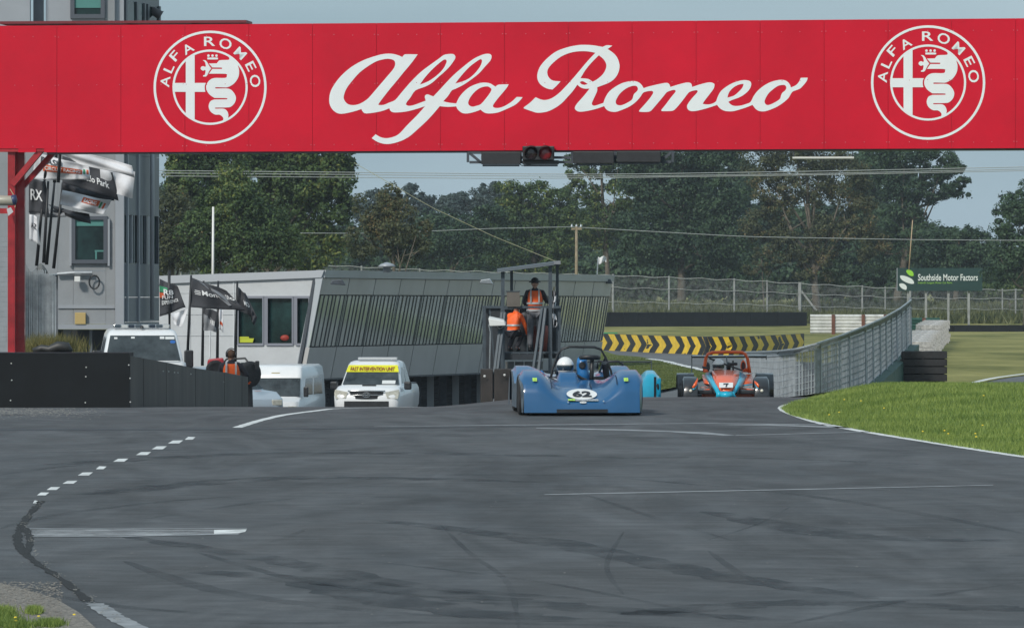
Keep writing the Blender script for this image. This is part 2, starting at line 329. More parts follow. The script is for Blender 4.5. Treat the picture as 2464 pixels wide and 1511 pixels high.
for pts, w in (([(420,1370),(800,1400),(1150,1440),(1500,1470),(1900,1492)],.5),([(700,1400),(1100,1470),(1500,1500)],.45),([(300,1290),(620,1340),(1000,1410),(1400,1440)],.3),([(900,1250),(1300,1300),(1700,1380),(2100,1440)],.4),([(1500,1480),(1900,1450),(2300,1460),(2500,1470)],.5),([(200,1190),(700,1150),(1300,1160)],.6),([(100,1120),(700,1090),(1500,1100)],.7),([(1700,1230),(2050,1290),(2450,1300)],.45)):
    ribbon('rubber_smear', pts, w, smr, dz=.0025, n=12, jit=.3, taper=True)
crk = mat('crumbled_edge', (.014,.015,.016), .95, var=.5, vs=18, bump=.3, bs=60)
ribbon('crumbled_edge', [(100,1205),(85,1222),(70,1238),(55,1262),(42,1290),(50,1320),(85,1352),(150,1395),(212,1446)], .055, crk, dz=.003, jit=.45)
ribbon('crumbled_edge', [(44,1262),(62,1275),(72,1300),(64,1335)], .06, crk, dz=.004, jit=.35, taper=True)
gm = mat('gravel', (.21,.19,.165), .9, var=.5, vs=30, bump=1, bs=50)
b = MB(); b.v = [tuple(G(x, y, .006)) for x, y in ((-60,1395),(0,1404),(60,1420),(130,1440),(190,1475),(260,1540),(-60,1540))]; b.f = [tuple(range(7))]; b.build('gravel_patch', gm)['kind'] = 'structure'
def pebbles(name, cent, m, r0, r1):
    V = []; F = []; o_ = np.array([(0,0,.7),(1,0,.1),(.2,1,.1),(-.9,.5,.1),(-.7,-.7,.1),(.4,-.9,.1)]); fo = [(0,1,2),(0,2,3),(0,3,4),(0,4,5),(0,5,1)]
    for c in cent:
        a = rng.uniform(0, 6.28); s_ = rng.uniform(r0, r1); q = o_*s_*np.array([1,1,.6]); R_ = np.array([[math.cos(a),-math.sin(a),0],[math.sin(a),math.cos(a),0],[0,0,1]]); k = len(V)
        V += list(q@R_.T+np.array(c)); F += [(i+k, j+k, l_+k) for i, j, l_ in fo]
    return npmesh(name, np.array(V), np.array(F), m, kind='stuff')
cent = [tuple(G(random.uniform(-20,150), random.uniform(1402,1520), .006)) for _ in range(1500)]
cent = [c for c in cent if True]
tag(pebbles('loose_gravel', cent, gm, .004, .012), 'loose grey gravel in the bottom left corner beside the tarmac', 'gravel')
cent = [tuple(G(random.gauss(x, 6), random.gauss(y, 5), .008)) for x, y in ((95,1215),(70,1240),(60,1265),(75,1300),(85,1330),(110,1360),(140,1385),(180,1420),(220,1445),(250,1470),(280,1490)) for _ in range(16)]
cent += [tuple(G(x, y, .005)) for x, y in ((317,1332),(497,1364),(484,1366),(920,1338),(668,1402),(923,1337),(320,1331),(1878,1250),(2062,1365),(1535,1345),(1630,1190),(905,1370),(968,1380))]
cent += [tuple(G(random.uniform(0,2464), random.uniform(1000,1500), .005)) for _ in range(160)]
tag(pebbles('scattered_grit', cent, mat('grit', (.22,.21,.19), .9, var=.5, vs=20), .003, .009), 'pale grit and small stones scattered on the racing surface', 'grit')
cent = [tuple(G(random.uniform(-30,260)*random.random()**.3, random.gauss(990,8), .01)) for _ in range(1200)]
cent = [c for c in cent if c[1] < 76]
tag(pebbles('barrier_debris', cent, mat('grit', (.22,.21,.19)), .006, .016), 'band of pale debris at the foot of the black barrier', 'debris')
def blades(name, pts, h0, h1, w, m):
    n = len(pts); pts = np.array(pts); a = rng.uniform(0, 6.28, n); h = rng.uniform(h0, h1, n); lean = rng.normal(0, .35, (n,2))*h[:,None]
    dx = np.cos(a)*w*rng.uniform(.6,1.4,n); dy = np.sin(a)*w
    V = np.empty((n*3,3)); V[0::3] = pts+np.stack([dx,dy,0*dx],1); V[1::3] = pts-np.stack([dx,dy,0*dx],1); V[2::3] = pts+np.stack([lean[:,0],lean[:,1],h],1)
    return npmesh(name, V, np.arange(n*3).reshape(n,3), m, kind='stuff')
gl = leafmat('grass_blades', (.08,.145,.028), (.30,.37,.095), cl=.7)
pts = []
while len(pts) < 165000:
    y = 50+38*random.random()**.8; x = interp(y, VE)+.02+11*random.random()**1.5
    if (x*FP/y)+CX < 2900: pts.append((x, y, hgt(x, y)-.03))
sheet('verge', axis((3.4,6,8),(6,18,16)), axis((40,92,52)), -.03, M['verge'])
bpy.data.objects.remove(bpy.data.objects['verge'])
rowsheet('verge', [(y, interp(y, VE)-.0, 24) for y in axis((30,92,62))], 50, -.012, M['verge'])
tag(blades('verge_grass', pts, .03, .10, .006, gl), 'lush green grass on the mound at the right of the road', 'grass')
pts = []
for _ in range(8000):
    a = random.choice([(5,1492,34,14),(8,1480,26,9),(82,1476,14,4),(40,1510,40,7),(118,1506,26,5)]); q = G(random.gauss(a[0],a[2]*.55), random.gauss(a[1],a[3]*.55), 0)
    pts.append(tuple(q))
tag(blades('corner_grass', pts, .015, .05, .003, gl), 'tufts of grass among gravel in the bottom left corner', 'grass')
ym = mat('yellow_petals', (.75,.55,.03), .6, var=.1); b = MB()
fl_px = [(2016,985),(1962,972),(2002,990),(1987,1005),(2034,1006),(2014,966),(1985,966),(2056,985)]
for k in range(13):
    y = random.uniform(56,78); x = interp(y, VE)+random.uniform(.15,3); c = (x, y, hgt(x,y)+.06); b.lathe(c, (0,-.3,1), [(.003,0),(.014,.003),(.010,.009)], 7)
for px, py in ((60,1500),(62,1508),(288,1493),(150,1497)): b.lathe(G(px*.62, py, .03), (0,-.3,1), [(.003,0),(.009,.003),(.006,.006)], 7)
tag(b.build('yellow_flowers', ym, kind='stuff'), 'small yellow flowers dotted through the roadside grass', 'flowers')
pts = []
for _ in range(26000):
    px, py = random.uniform(1440,1700), random.uniform(858,950)
    top = interp(px, [(1440,845),(1480,858),(1540,863),(1600,874),(1650,889),(1700,904)]); bot = interp(px, [(1440,952),(1540,951),(1620,938),(1660,925),(1700,912)])
    if top < py < bot: pts.append(tuple(GF(px, py, 112, .05)))
tag(blades('island_grass', pts, .015, .05, .02, leafmat('island_blades', (.07,.10,.025), (.16,.19,.06), cl=.6)), 'mown grass island between the road and the chevron barrier', 'grass')
# ------------------------------------------------------------------ gantry with its sign
GS = -.1173
def gpt(px, py, off=0.0):                                     # point on the sign face, off = metres in front of it
    Z = 98.15/(1-GS*(px-CX)/FP)-off; return P(px, py, Z)
def gpt_s(sx, sy, off=0.0): return gpt(sx/1.66234, sy/1.66234, off)
red = mat('red_sign', (.56,.002,.022), .5, var=.11, vs=.45, spec=.25, bump=.12, bs=1.1)
redp = mat('red_post', (.33,.012,.018), .4, var=.3, vs=3, coat=.2)
gan = empty('start_gantry', (0,0,0), label='long red start gantry with white script lettering spanning the track', cat='gantry')
def gtop(x): return 63-18*x/2464
def gbot(x): return 368-11*x/2464
seams = [-171,-17,137,291,445,599,752,906,1060,1214,1368,1521,1675,1829,1983,2137,2290,2444,2598]
for a, c in zip(seams, seams[1:]):
    g = .35; q = [gpt(a+g, gtop(a)), gpt(c-g, gtop(c)), gpt(c-g, gbot(c)), gpt(a+g, gbot(a))]
    n = Vector((0,.03,0))
    if a == -17 or a == -171:
        b = MB(); b.slab([gpt(a+g,gtop(a)), gpt(c-g,gtop(c)), gpt(c-g,358), gpt(a+g,358)], n)
        if a == -17:
            for s0, s1 in ((44,87),(106,136)): b.slab([gpt(s0,358.3), gpt(s1,358.3), gpt(s1,367), gpt(s0,367)], n)
        b.build('sign_panel', red, gan)
    else: MB().slab(q, n).build('sign_panel', red, gan)
b = MB()
for a in seams:
    for row in (.09,.47,.95):
        for dx in (-4.5,3.5,-58,52):
            x = a+dx+random.uniform(-1,1); y = gtop(x)+(gbot(x)-gtop(x))*row+random.uniform(-1,1); b.lathe(gpt(x, y, .004), (0,-1,0), [(.010,0),(.009,.004),(.002,.006)], 6)
b.build('rivet', mat('rivet_pink', (.50,.20,.22), .5), gan, kind='stuff')
MB().slab([gpt(-165,gtop(0)+2,-.05), gpt(2590,gtop(2590)+2,-.05), gpt(2590,gbot(2590)-3,-.05), gpt(140,gbot(140)-3,-.05), gpt(-165,355,-.05)][:3]+[gpt(-165,355,-.05)], (0,.02,0)).build('backing_sheet', mat('backing_red', (.30,.01,.02), .6), gan)
b = MB(); x = -150
while x < 2600:                                             # steel truss behind the panels
    for y0, y1 in ((gtop(x)+8, gbot(x)-8),): b.beam(gpt(x, y0, -.9), gpt(x, y1, -.9), .07); b.beam(gpt(x, y0, -.9), gpt(x+154, y1, -.9), .05); b.beam(gpt(x,y0,-.05), gpt(x,y0,-.9), .06); b.beam(gpt(x,y1,-.05), gpt(x,y1,-.9), .06)
    x += 154
for y in (8, 297):
    for o_ in (-.07, -.9): b.beam(gpt(-160, gtop(-160)+y, o_), gpt(2620, gtop(2620)+y, o_), .1)
b.build('truss', redp, gan)
MB().beam(gpt(8, 57.5, -.4), gpt(600, 54.5, -.4), .7, .05).build('walkway_edge', mat('maroon_edge', (.16,.012,.02), .5), gan)
MB().beam(gpt(120, 367.7, -.35), gpt(2560, 357.7, -.35), .6, .06).build('under_rail', M['dark'], gan)
zb = hgt(-9.6, 99)-.2
def vpost(x0, x1, ytop, y_off, w): 
    a = gpt((x0+x1)/2, ytop, y_off); return MB().box((a.x-(x1-x0)/2*a.y/FP, a.y-w/2, zb), (a.x+(x1-x0)/2*a.y/FP, a.y+w/2, a.z))
vpost(20, 37, 358, -.2, .22).build('post', redp, gan)
vpost(37.5, 60, 358, -.6, .22).build('post', redp, gan)
p0 = gpt(0, 358, -.3); MB().box((9.9,96.6,zb), (10.2,96.9,4.3)).build('post', redp, gan)
b = MB(); b.beam(gpt(30,445,-.1), gpt(104,356,-.1), .11); b.build('brace', redp, gan)
b = MB(); b.beam(gpt(55,450,-.6), gpt(130,366,-.6), .10); b.build('brace', redp, gan)
b = MB(); b.beam(gpt(-30,508,-.2), gpt(28,508,-.2), .1); b.build('cross_arm', redp, gan)
b = MB(); b.tube([gpt(24,455,.05), gpt(33,470,.05), gpt(38,486,.05), gpt(36,500,.05)], .008, 5); b.build('cable', mat('pale_cable', (.5,.45,.3), .5), gan)
MB().slab([gpt(16,503,.08), gpt(26,499,.08), gpt(32,510,.08), gpt(20,520,.08)], (0,.02,0)).build('tag_plate', mat('tag_plate', (.5,.5,.52), .5), gan)
MB().slab([gpt(17,499,.06), gpt(27,493,.06), gpt(33,501,.06), gpt(22,509,.06)], (0,.02,0)) 
whi = mat('sign_white', (.76,.79,.80), .5, var=.03, vs=2)
def signshape(name, loops, conv, m=whi, off=.006, parent=gan, k=3, label=None):
    vs, fs = fillshape([smooth_loop(lp, k) for lp in loops]); b = MB(); b.add([gpt_s(*conv(u, v), off) for u, v in vs], fs); o = b.build(name, m, parent)
    if label: o['label'] = label
    return o
kA = 500/1799; kD = 450/2464
def cA(u, v): return 1300+u*kA, 180+v*kA
def B2A(l): return [((p[0]+1439.3, p[1])+tuple(p[2:])) for p in l]
def toC(l, ox, oy, k): return [((p[0]*k+ox, p[1]*k+oy)+tuple(p[2:])) for p in l]
c = 1
alfa = [(950,130),(1040,148),(1112,178,c),(1135,150),(1170,138),(1335,140,c),(1240,270),(1130,400),(1050,500),(900,680),(780,840),(772,868,c),(845,866),(930,830),(1010,795),(1100,690),(1230,540),(1370,400),(1500,300),(1640,200)]
alfa += B2A([(270,150),(340,135),(410,138),(438,180),(410,240),(350,320),(270,400),(200,460),(100,550),(0,605)])
alfa += [(1300,660),(1230,760),(1175,830),(1170,866),(1215,880),(1290,865),(1450,805,c),(1437,760),(1442,730),(1475,715),(1520,730)]
alfa += B2A([(120,745,c),(210,650),(330,520),(430,420),(560,310),(690,210),(800,155),(880,132),(940,138),(958,170),(940,230),(860,320),(770,420),(640,520),(540,585),(440,635),(385,660),(330,740),(262,815,c),(350,835),(450,845,c),
  (490,760),(560,675),(650,605),(760,560),(850,545),(930,555),(985,585),(1015,605,c),(1060,575),(1205,570,c),(1170,630),(1060,760),(985,860),(985,898),(1040,912),(1130,890),(1240,825),(1320,752,c),(1405,755,c),(1370,800),(1290,870),(1130,945),(1040,978),(940,990),(860,980),(800,935,c),
  (720,965),(610,990),(530,980),(470,930),(450,888,c),(330,895),(212,885,c),(150,960),(60,1060),(0,1120)])
alfa += [(1330,1220),(1200,1330),(1050,1400),(890,1430),(760,1400),(672,1345,c),(728,1288,c),(800,1330),(890,1345),(1000,1320),(1080,1270),(1180,1160),(1330,1010),(1440,885,c),(1300,930),(1150,965),(1000,975),(945,955),(928,915,c),(800,960),(600,990),(545,965),(525,925,c),(400,965),(240,995),(150,970),(85,900),(60,810),(75,690),(130,580),(230,450),(380,320),(550,225),(720,165),(840,135)]
holes = [[(925,205),(990,225),(1010,270),(990,340),(900,450),(780,590),(660,730),(600,790),(500,850),(410,870),(330,855),(280,800),(270,740),(310,630),(400,510),(500,400),(620,310),(740,240),(850,210)],
 [(1365,575,c),(1440,470),(1560,340),(1690,230),(1735,215),(1750,250),(1700,350),(1600,450),(1480,530)],
 B2A([(435,560,c),(520,450),(640,320),(760,230),(805,210),(820,240),(790,320),(700,430),(590,510)]),
 B2A([(890,600),(940,620),(955,655),(910,730),(810,850),(740,880),(680,892),(635,870),(622,830),(650,760),(720,675),(800,620)])]
signshape('lettering', [alfa]+holes, cA, label='flowing white script word at the left of the sign')
rom = toC([(890,75),(1040,80),(1190,105,c),(1250,80),(1330,88,c),(1260,135,c),(1340,190),(1400,260),(1432,360),(1420,460),(1370,550),(1280,620),(1110,685,c),(1110,740),(1070,830),(1035,910),(1045,942),(1085,948),(1200,910,c),(1230,830),(1290,740),(1400,660),(1500,615),(1620,595),(1700,610),(1750,650)], 2080,160,kA)
rom += toC([(955,405,c),(1080,365),(1280,318),(1420,290),(1490,295),(1525,330),(1540,380,c),(1700,330),(1880,283),(1970,288),(2005,320),(2018,380,c),(2200,320),(2390,277)], 2400,280,kD)
rom += toC([(300,300),(318,345),(290,430),(200,550),(100,680),(58,750,c),(180,762),(290,735),(355,690,c),(390,590),(450,480),(550,390),(700,300),(860,245),(980,228),(1080,245),(1120,290),(1115,360),(1070,450),(960,550),(840,615),(700,665),(620,705,c),(660,750),(720,785),(790,795),(900,785),(1000,755),(1090,720),(1130,670),(1180,570),(1270,455),(1400,350),(1550,270),(1730,225),(1850,230),(1930,275),(1975,340),(1990,390,c),(2100,340),(2170,260),(2205,178,c),(2360,175,c),(2330,260),(2210,400),(2120,445),(2030,480),(1980,550),(1930,630),(1800,740),(1650,830),(1450,905),(1320,910),(1230,870),(1180,810),(1150,770,c),(1000,830),(750,905),(600,910),(510,890),(430,840),(375,770,c),(200,830)], 2800,280,kD)
rom += toC([(2190,885),(2060,908),(1970,900),(1920,860),(1905,800),(1930,740),(2020,620),(2120,510),(2138,465),(2100,450),(1990,475),(1930,515),(1850,620),(1740,760),(1640,870),(1560,905),(1360,908,c),(1345,880),(1440,760),(1560,600),(1650,490),(1650,455),(1600,445),(1470,490),(1400,570),(1300,690),(1180,830),(1110,905),(1030,925),(880,922),(862,890),(960,780),(1080,640),(1155,530),(1160,480),(1110,465),(1010,480),(940,510),(880,600),(780,710),(640,810),(480,880),(340,925),(210,910),(130,860),(93,798,c)], 2400,280,kD)
rom += toC([(1080,1000),(940,1030),(850,1035),(800,1010),(790,975),(820,920),(900,830),(970,745),(1000,705,c),(930,705),(870,685),(825,648,c),(760,740),(680,830),(600,915),(500,985),(390,1035),(260,1052),(170,1030),(55,990,c),(60,970),(140,910),(225,828,c),(300,860),(370,868),(460,840),(560,770),(650,680),(760,560),(870,430),(980,300),(1085,190,c),(980,170),(850,168),(720,190),(590,245),(480,330),(410,410),(392,480),(420,550),(480,590),(585,600,c),(530,660),(468,718,c),(380,700),(290,640),(250,560),(255,470),(300,370),(400,260),(530,165),(700,105),(800,85)], 2080,160,kA)
rh = [toC([(1135,225,c),(1200,280),(1240,350),(1235,420),(1190,500),(1110,570),(1045,605,c),(980,565),(870,555,c),(940,440),(1030,330)],2080,160,kA),
 toC([(860,610,c),(905,598),(975,638,c),(930,650),(885,640)],2080,160,kA),
 toC([(700,358),(800,360),(830,420),(810,470),(740,540),(710,640),(640,700),(500,770),(420,780),(360,755),(345,690),(380,610),(440,520),(560,420)],2400,280,kD),
 toC([(600,612,c),(640,490),(740,385),(860,325),(955,310,c),(930,390),(850,480),(740,570)],2800,280,kD),
 toC([(1780,338),(1860,340),(1890,390),(1870,450),(1800,510),(1770,580),(1750,640),(1650,710),(1520,770),(1450,765),(1415,710),(1430,640),(1500,520),(1600,430),(1700,360)],2800,280,kD)]
signshape('lettering', [rom]+rh, lambda u, v: (u, v), label='flowing white script word at the right of the sign')
def circ(cx, cy, r, n=72): return [(cx+r*math.cos(2*math.pi*i/n), cy+r*math.sin(2*math.pi*i/n), 1) for i in range(n)]
def emblem(ecx, ecy, sc, lab):
    k = .3574; kf = .19857; cx0, cy0 = 840.3, 350.2
    em = empty('emblem', (0,0,0)); em.parent = gan; em['label'] = lab
    def cv(u, v): return ecx+(u-cx0)*sc, ecy+(v-cy0)*sc
    def F(l): return toC(l, 760, 200, kf)
    def E(l): return toC(l, 600, 80, k)
    signshape('ring', [circ(cx0,cy0,226.2), circ(cx0,cy0,216.5)], cv, parent=em, k=1)
    signshape('ring', [circ(cx0,cy0,150.5), circ(cx0,cy0,142)], cv, parent=em, k=1)
    signshape('cross', [E([(400,445,1),(500,380,1),(500,708,1),(625,708,1),(614,735,1),(612,757,1),(614,785,1),(620,808,1),(500,808,1),(500,1130,1),(400,1070,1),(400,808,1),(258,808,1),(255,757,1),(258,708,1),(400,708,1)])], cv, parent=em, k=1, off=.008)
    signshape('serpent', [F([(380,280,1),(540,275,1),(575,230),(620,212),(770,205),(793,180),(780,155,1),(900,190),(985,290,1),(965,320,1),(990,420),(975,550),(900,670),(800,740),(730,762,1),(530,757),(512,770),(530,783),(770,785),(870,850),(925,960),(900,1070),(820,1150),(720,1165),(520,1167),(507,1178),(525,1189),(680,1190),(750,1240),(775,1320),(762,1380,1),(740,1425,1),(665,1428,1),(668,1370),(600,1312),(500,1305),(410,1240),(375,1140),(410,1040),(490,1003,1),(735,1000),(745,990),(730,975),(490,972,1),(390,900),(330,800),(335,700),(400,610),(500,570),(710,568),(742,520),(710,487),(380,485,1),(450,388,1),(630,388),(642,375),(630,362),(450,360,1)])], cv, parent=em, k=4, off=.007)
    signshape('figure', [F([(255,212,1),(310,215),(350,260),(390,330),(430,378,1),(390,430),(350,510),(320,540),(262,540,1),(265,520),(300,500),(315,420,1),(296,410,1),(262,424),(222,400),(214,375),(228,345),(262,332),(296,345,1),(318,340,1),(318,320),(300,250)])], cv, parent=em, k=3, off=.007)
    for q in ((372,122),(453,122),(533,122)): signshape('crown_ball', [F([(q[0]+26*math.cos(t), q[1]+26*math.sin(t), 1) for t in [i*.5236 for i in range(12)]])], cv, parent=em, k=1, off=.007)
    signshape('crown_bar', [F([(350,165),(365,160),(550,160),(562,180),(550,198),(365,198),(350,190)])], cv, parent=em, k=2, off=.007)
    for ch, ex, ey in (('A',170,692),('L',212,545),('F',278,405),('A',424,325),('R',667,243),('O',845,270),('M',1010,377),('E',1128,522),('O',1176,686)):
        dx, dy = ex-672, ey-756; a = math.atan2(dx, -dy); uv, fs = textmesh(ch, .012); w = {'M':118,'L':86,'E':92,'F':92,'O':132,'R':125,'A':122}[ch]; h = 104 if ch != 'O' else 128 if False else 110
        if ch == 'O': w, h = 138, 118
        pts = []
        for u, v in uv:
            lx = (u-.5)*w; ly = -(v-.5)*h; X_ = ex+lx*math.cos(a)-ly*math.sin(a); Y_ = ey+lx*math.sin(a)+ly*math.cos(a); pts.append(gpt_s(*cv(X_*k+600, Y_*k+80), .006))
        MB().add(pts, fs).build('letter', whi, em)
emblem(840.3, 350.2, 1.0, 'round white emblem of cross and serpent left of the script')
emblem(3712.5, 331.5, 1.011, 'round white emblem of cross and serpent right of the script')
# traffic lights under the gantry
tl = empty('traffic_light', tuple(gpt(1296,375,.1)), label='dark start light unit with one dim red lamp under the gantry', cat='traffic light')
tl.location = (0,0,0)
def gbox(x0, x1, y0, y1, o0, o1): return MB().hexa([gpt(x0,y1,o0), gpt(x1,y1,o0), gpt(x1,y1,o1), gpt(x0,y1,o1)], [gpt(x0,y0,o0), gpt(x1,y0,o0), gpt(x1,y0,o1), gpt(x0,y0,o1)])
gbox(1257,1334,352,386,.35,.04).build('housing', M['black'], tl, bevel=.015)
for x, cc in ((1278,(.025,.012,.014)),(1312.5,(.20,.010,.016))):
    MB().lathe(gpt(x,369,.36), (0,-1,0), [(.001,.025),(.09,.02),(.13,.0),(.13,-.03)], 24).build('lens', mat('lens_%d' % x, cc, .25, coat=.5), tl, smooth=True)
    b = MB(); c0 = gpt(x,369,.36); b.add([(c0.x+r*math.cos(t), c0.y-d, c0.z+r*math.sin(t)) for r, d in ((.145,0),(.145,.16)) for t in [R(-20+220*i/12) for i in range(13)]], [(i,i+1,i+14,i+13) for i in range(12)]); b.build('visor', M['black'], tl, solid=.008)
for x0, x1, y0, y1 in ((1158,1253,366,396),(1257,1345,386,396),(1379,1477,365,394),(1484,1590,364,391)):
    o = empty('light_bank', (0,0,0), label={1158:'leftmost dark lamp bank slung under the gantry',1257:'low dark lamp bank directly beneath the red start lamp',1379:'dark lamp bank just right of the red start lamp',1484:'rightmost dark lamp bank slung under the gantry'}[x0], cat='lamp bank', group='lamp banks hanging under the gantry')
    gbox(x0,x1,y0,y1,.25,.05).build('housing', M['black'], o, bevel=.01); gbox(x0+3,x1-3,y1+.3,y1+5,.2,.1).build('lower_rail', M['dark'], o)
fr = empty('hanging_rack', (0,0,0), label='dark steel rack carrying the lamp banks under the gantry', cat='rack')
b = MB()
for a_, d_ in (((1126,368),(1126,391)),((1619,361),(1619,390)),((1130,391),(1615,390)),((1130,369),(1158,392)),((1590,390),(1616,366)),((1126,368),(1158,368)),((1590,362),(1619,362)),((1253,366),(1253,392)),((1377,366),(1377,392)),((1480,364),(1480,392)),((1158,380),(1600,379))): b.beam(gpt(*a_,-.05), gpt(*d_,-.05), .05)
b.build('rail', M['dark'], fr)
b = MB(); b.tube([gpt(1245,392,.1), gpt(1256,399,.1), gpt(1275,396,.1), gpt(1290,389,.1)], .01, 5); b.build('cable', M['black'], fr)
tb = empty('strip_lamp', (0,0,0), label='thin pale strip lamp hanging under the right of the gantry', cat='lamp')
MB().tube([gpt(1907,380.5,.1), gpt(2055,380.2,.1)], .022, 8).build('tube', mat('pale_tube', (.55,.56,.52), .4), tb)
b = MB(); b.beam(gpt(1910,365,.1), gpt(1910,380,.1), .02); b.beam(gpt(2052,363,.1), gpt(2052,380,.1), .02); b.build('bracket', M['dark'], tb)
# lamp on the far left and cable drum by the post foot
sl = empty('floodlight', (0,0,0), label='pale cylindrical floodlight poking in beside the red post', cat='floodlight')
MB().lathe(P(-30,482,98.5), (1,0,-.02), [(.07,0),(.1,.02),(.095,.48),(.09,.5)], 16).build('body', mat('lamp_cream', (.35,.33,.27), .4), sl, smooth=True)
MB().lathe(P(31,481.5,98.5), (1,0,0), [(.085,-.03),(.1,0),(.1,.06),(.03,.08)], 16).build('cap', mat('blue_cap', (.03,.05,.12), .4), sl, smooth=True)
# ------------------------------------------------------------------ control tower
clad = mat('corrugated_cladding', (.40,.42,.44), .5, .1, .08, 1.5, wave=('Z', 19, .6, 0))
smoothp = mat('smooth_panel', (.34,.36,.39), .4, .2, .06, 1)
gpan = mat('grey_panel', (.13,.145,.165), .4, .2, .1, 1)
fram = mat('window_frame', (.10,.11,.13), .4, .3)
tglass = mat('teal_glass', (.006,.016,.018), .08, spec=.35, var=.5, vs=1.2, col2=(.012,.034,.034))
tint = mat('teal_blind', (.07,.22,.20), .5)
tw = empty('control_tower', tuple(P(210,900,131)), label='tall grey clad control tower behind the left end of the gantry', cat='building'); tw.location = (0,0,0)
ZT = 131
def fbox(x0, x1, y0, y1, Z, d, Z2=None): return MB().box((P(x0,0,Z).x, Z, P(0,y1,Z).z), (P(x1,0,Z).x, Z+d, P(0,y0,Z).z))
def wallp(x0, x1, y0, y1, m=clad, Z=ZT, name='wall', d=.25): return fbox(x0, x1, y0, y1, Z, d).build(name, m, tw)
yb = 1030
wallp(-120, 60, 60, yb); wallp(60.5, 139, 330, 660); wallp(60.5,139,661,yb, gpan, ZT+.4)
wallp(139.5, 176, 300, 780); wallp(255, 276.5, 300, 780); wallp(176.5, 254.5, 300, 522); wallp(176.5, 254.5, 629, 651.5); wallp(176.5,254.5,652,779.5)
wallp(277, 298, -60, 790, smoothp, ZT-.12, 'corner_column')
wallp(139.5, 276.5, 780.5, 792, smoothp, ZT-.1, 'ledge'); wallp(139.5, 276.5, 735, 742, smoothp, ZT-.04, 'ledge')
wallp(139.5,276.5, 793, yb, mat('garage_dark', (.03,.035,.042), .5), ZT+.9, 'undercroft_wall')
for x0, x1 in ((152,170),(215,222)): wallp(x0, x1, 793, yb, gpan, ZT+.3, 'pillar', .2)
# upper storey seen above the gantry
wallp(-120, 72, -70, 63, smoothp, ZT-.9, 'upper_wall'); wallp(80, 104, -70, 75, gpan, ZT-.2, 'upper_recess'); wallp(110, 169, -70, 100, smoothp, ZT-.3, 'upper_wall'); wallp(251,276,-70,100, clad, ZT-.3, 'upper_wall'); wallp(169.3,250.7,43,120, smoothp, ZT-.3, 'upper_wall')
def twin(x0, x1, y0, y1, Z, fw=8, blind=None, name='window'):
    f = MB()
    for a in ((x0,x1,y0,y0+fw),(x0,x1,y1-fw,y1),(x0,x0+fw,y0+fw+.05,y1-fw-.05),(x1-fw,x1,y0+fw+.05,y1-fw-.05)): q = fbox(a[0],a[1],a[2],a[3],Z-.06,.12); f.add(q.v, q.f)
    fo = f.build(name, fram, tw); fbox(x0+fw,x1-fw,y0+fw,y1-fw,Z+.03,.02).build('pane', tglass, fo)
    if blind: fbox(x0+fw,x1-fw,y0+fw+.2,y0+fw+blind,Z-.0,.02).build('blind', tint, fo)
    return fo
fo = twin(172, 258, 520, 634, ZT-.05, 9, 15)
fbox(228,250,602,606,ZT-.04,.03).build('desk_edge', tint, fo); fbox(229,233,606,624,ZT-.04,.03).build('desk_leg', tint, fo)
for x in (167,259): wallp(x, x+5, 527, 640, smoothp, ZT-.1, 'trim', .1)
fo = twin(169, 252, -60, 45, ZT-.35, 10, 70)
# side wall turning away to the right
p0, p1 = P(298.5,0,ZT), P(383,0,ZT+3.2)
def side(t0, t1, y0, y1, m, off=0, d=.2, name='side_wall'):
    a = p0.lerp(p1, t0); b_ = p0.lerp(p1, t1); n = Vector((p1.y-p0.y, -(p1.x-p0.x), 0)).normalized()
    za0, za1 = P(0,y0,ZT).z, P(0,y1,ZT).z
    q = [Vector((a.x,a.y,za1))+n*off, Vector((b_.x,b_.y,za1))+n*off, Vector((b_.x,b_.y,za0))+n*off, Vector((a.x,a.y,za0))+n*off]
    return MB().slab(q, -n*d).build(name, m, tw)
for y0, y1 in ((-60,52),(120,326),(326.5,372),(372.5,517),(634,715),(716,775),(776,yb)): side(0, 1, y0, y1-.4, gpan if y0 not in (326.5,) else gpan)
side(0,.012,517,634,fram); side(.98,1,517,634,fram); side(.015,.62,517.3,633,tglass,-.06,.05,'window'); side(.66,.97,517.3,633,tglass,-.06,.05,'window')
for t in (.12,.22,.42,.5): side(t, t+.02, 517, 633, smoothp, .0, .08, 'mullion')
side(.62,.655,517,634,gpan,.01,.2)
side(.02,.95,2,50,tglass,.02,.04,'window')
for t in (.0,.3,.52,.62,.95): side(t, t+.04, 0, 52, fram, .06, .08, 'mullion')
for t in (.06,.38): side(t, t+.018, 60, 775, smoothp, .05, .05, 'trim')
a = p0.lerp(p1, .7); b = MB(); b.tube([(a.x+.1,a.y-.15,P(0,60,ZT).z),(a.x+.1,a.y-.15,P(0,770,ZT).z)], .055, 8); b.build('downpipe', smoothp, tw, smooth=True)
b = MB(); b.tube([P(138,660,ZT-.1),P(180,657,ZT-.12),P(222,657,ZT-.12)], .05, 6); b.build('cable_tray', M['steel'], tw)
b = MB(); c0 = P(227,679,ZT-.15); b.tube([(c0.x+.13*math.cos(t), c0.y, c0.z+.17*math.sin(t)) for t in [i*.3927 for i in range(17)]], .022, 6); b.build('hose_coil', M['black'], tw, smooth=True)
fbox(179,193,665,678,ZT-.3,.15).build('wall_lamp', mat('lamp_white', (.7,.7,.68), .4), tw, bevel=.01)
fbox(180,206,752,780,ZT-.14,.12).build('meter_box', mat('ochre_box', (.45,.33,.13), .5), tw, bevel=.01)
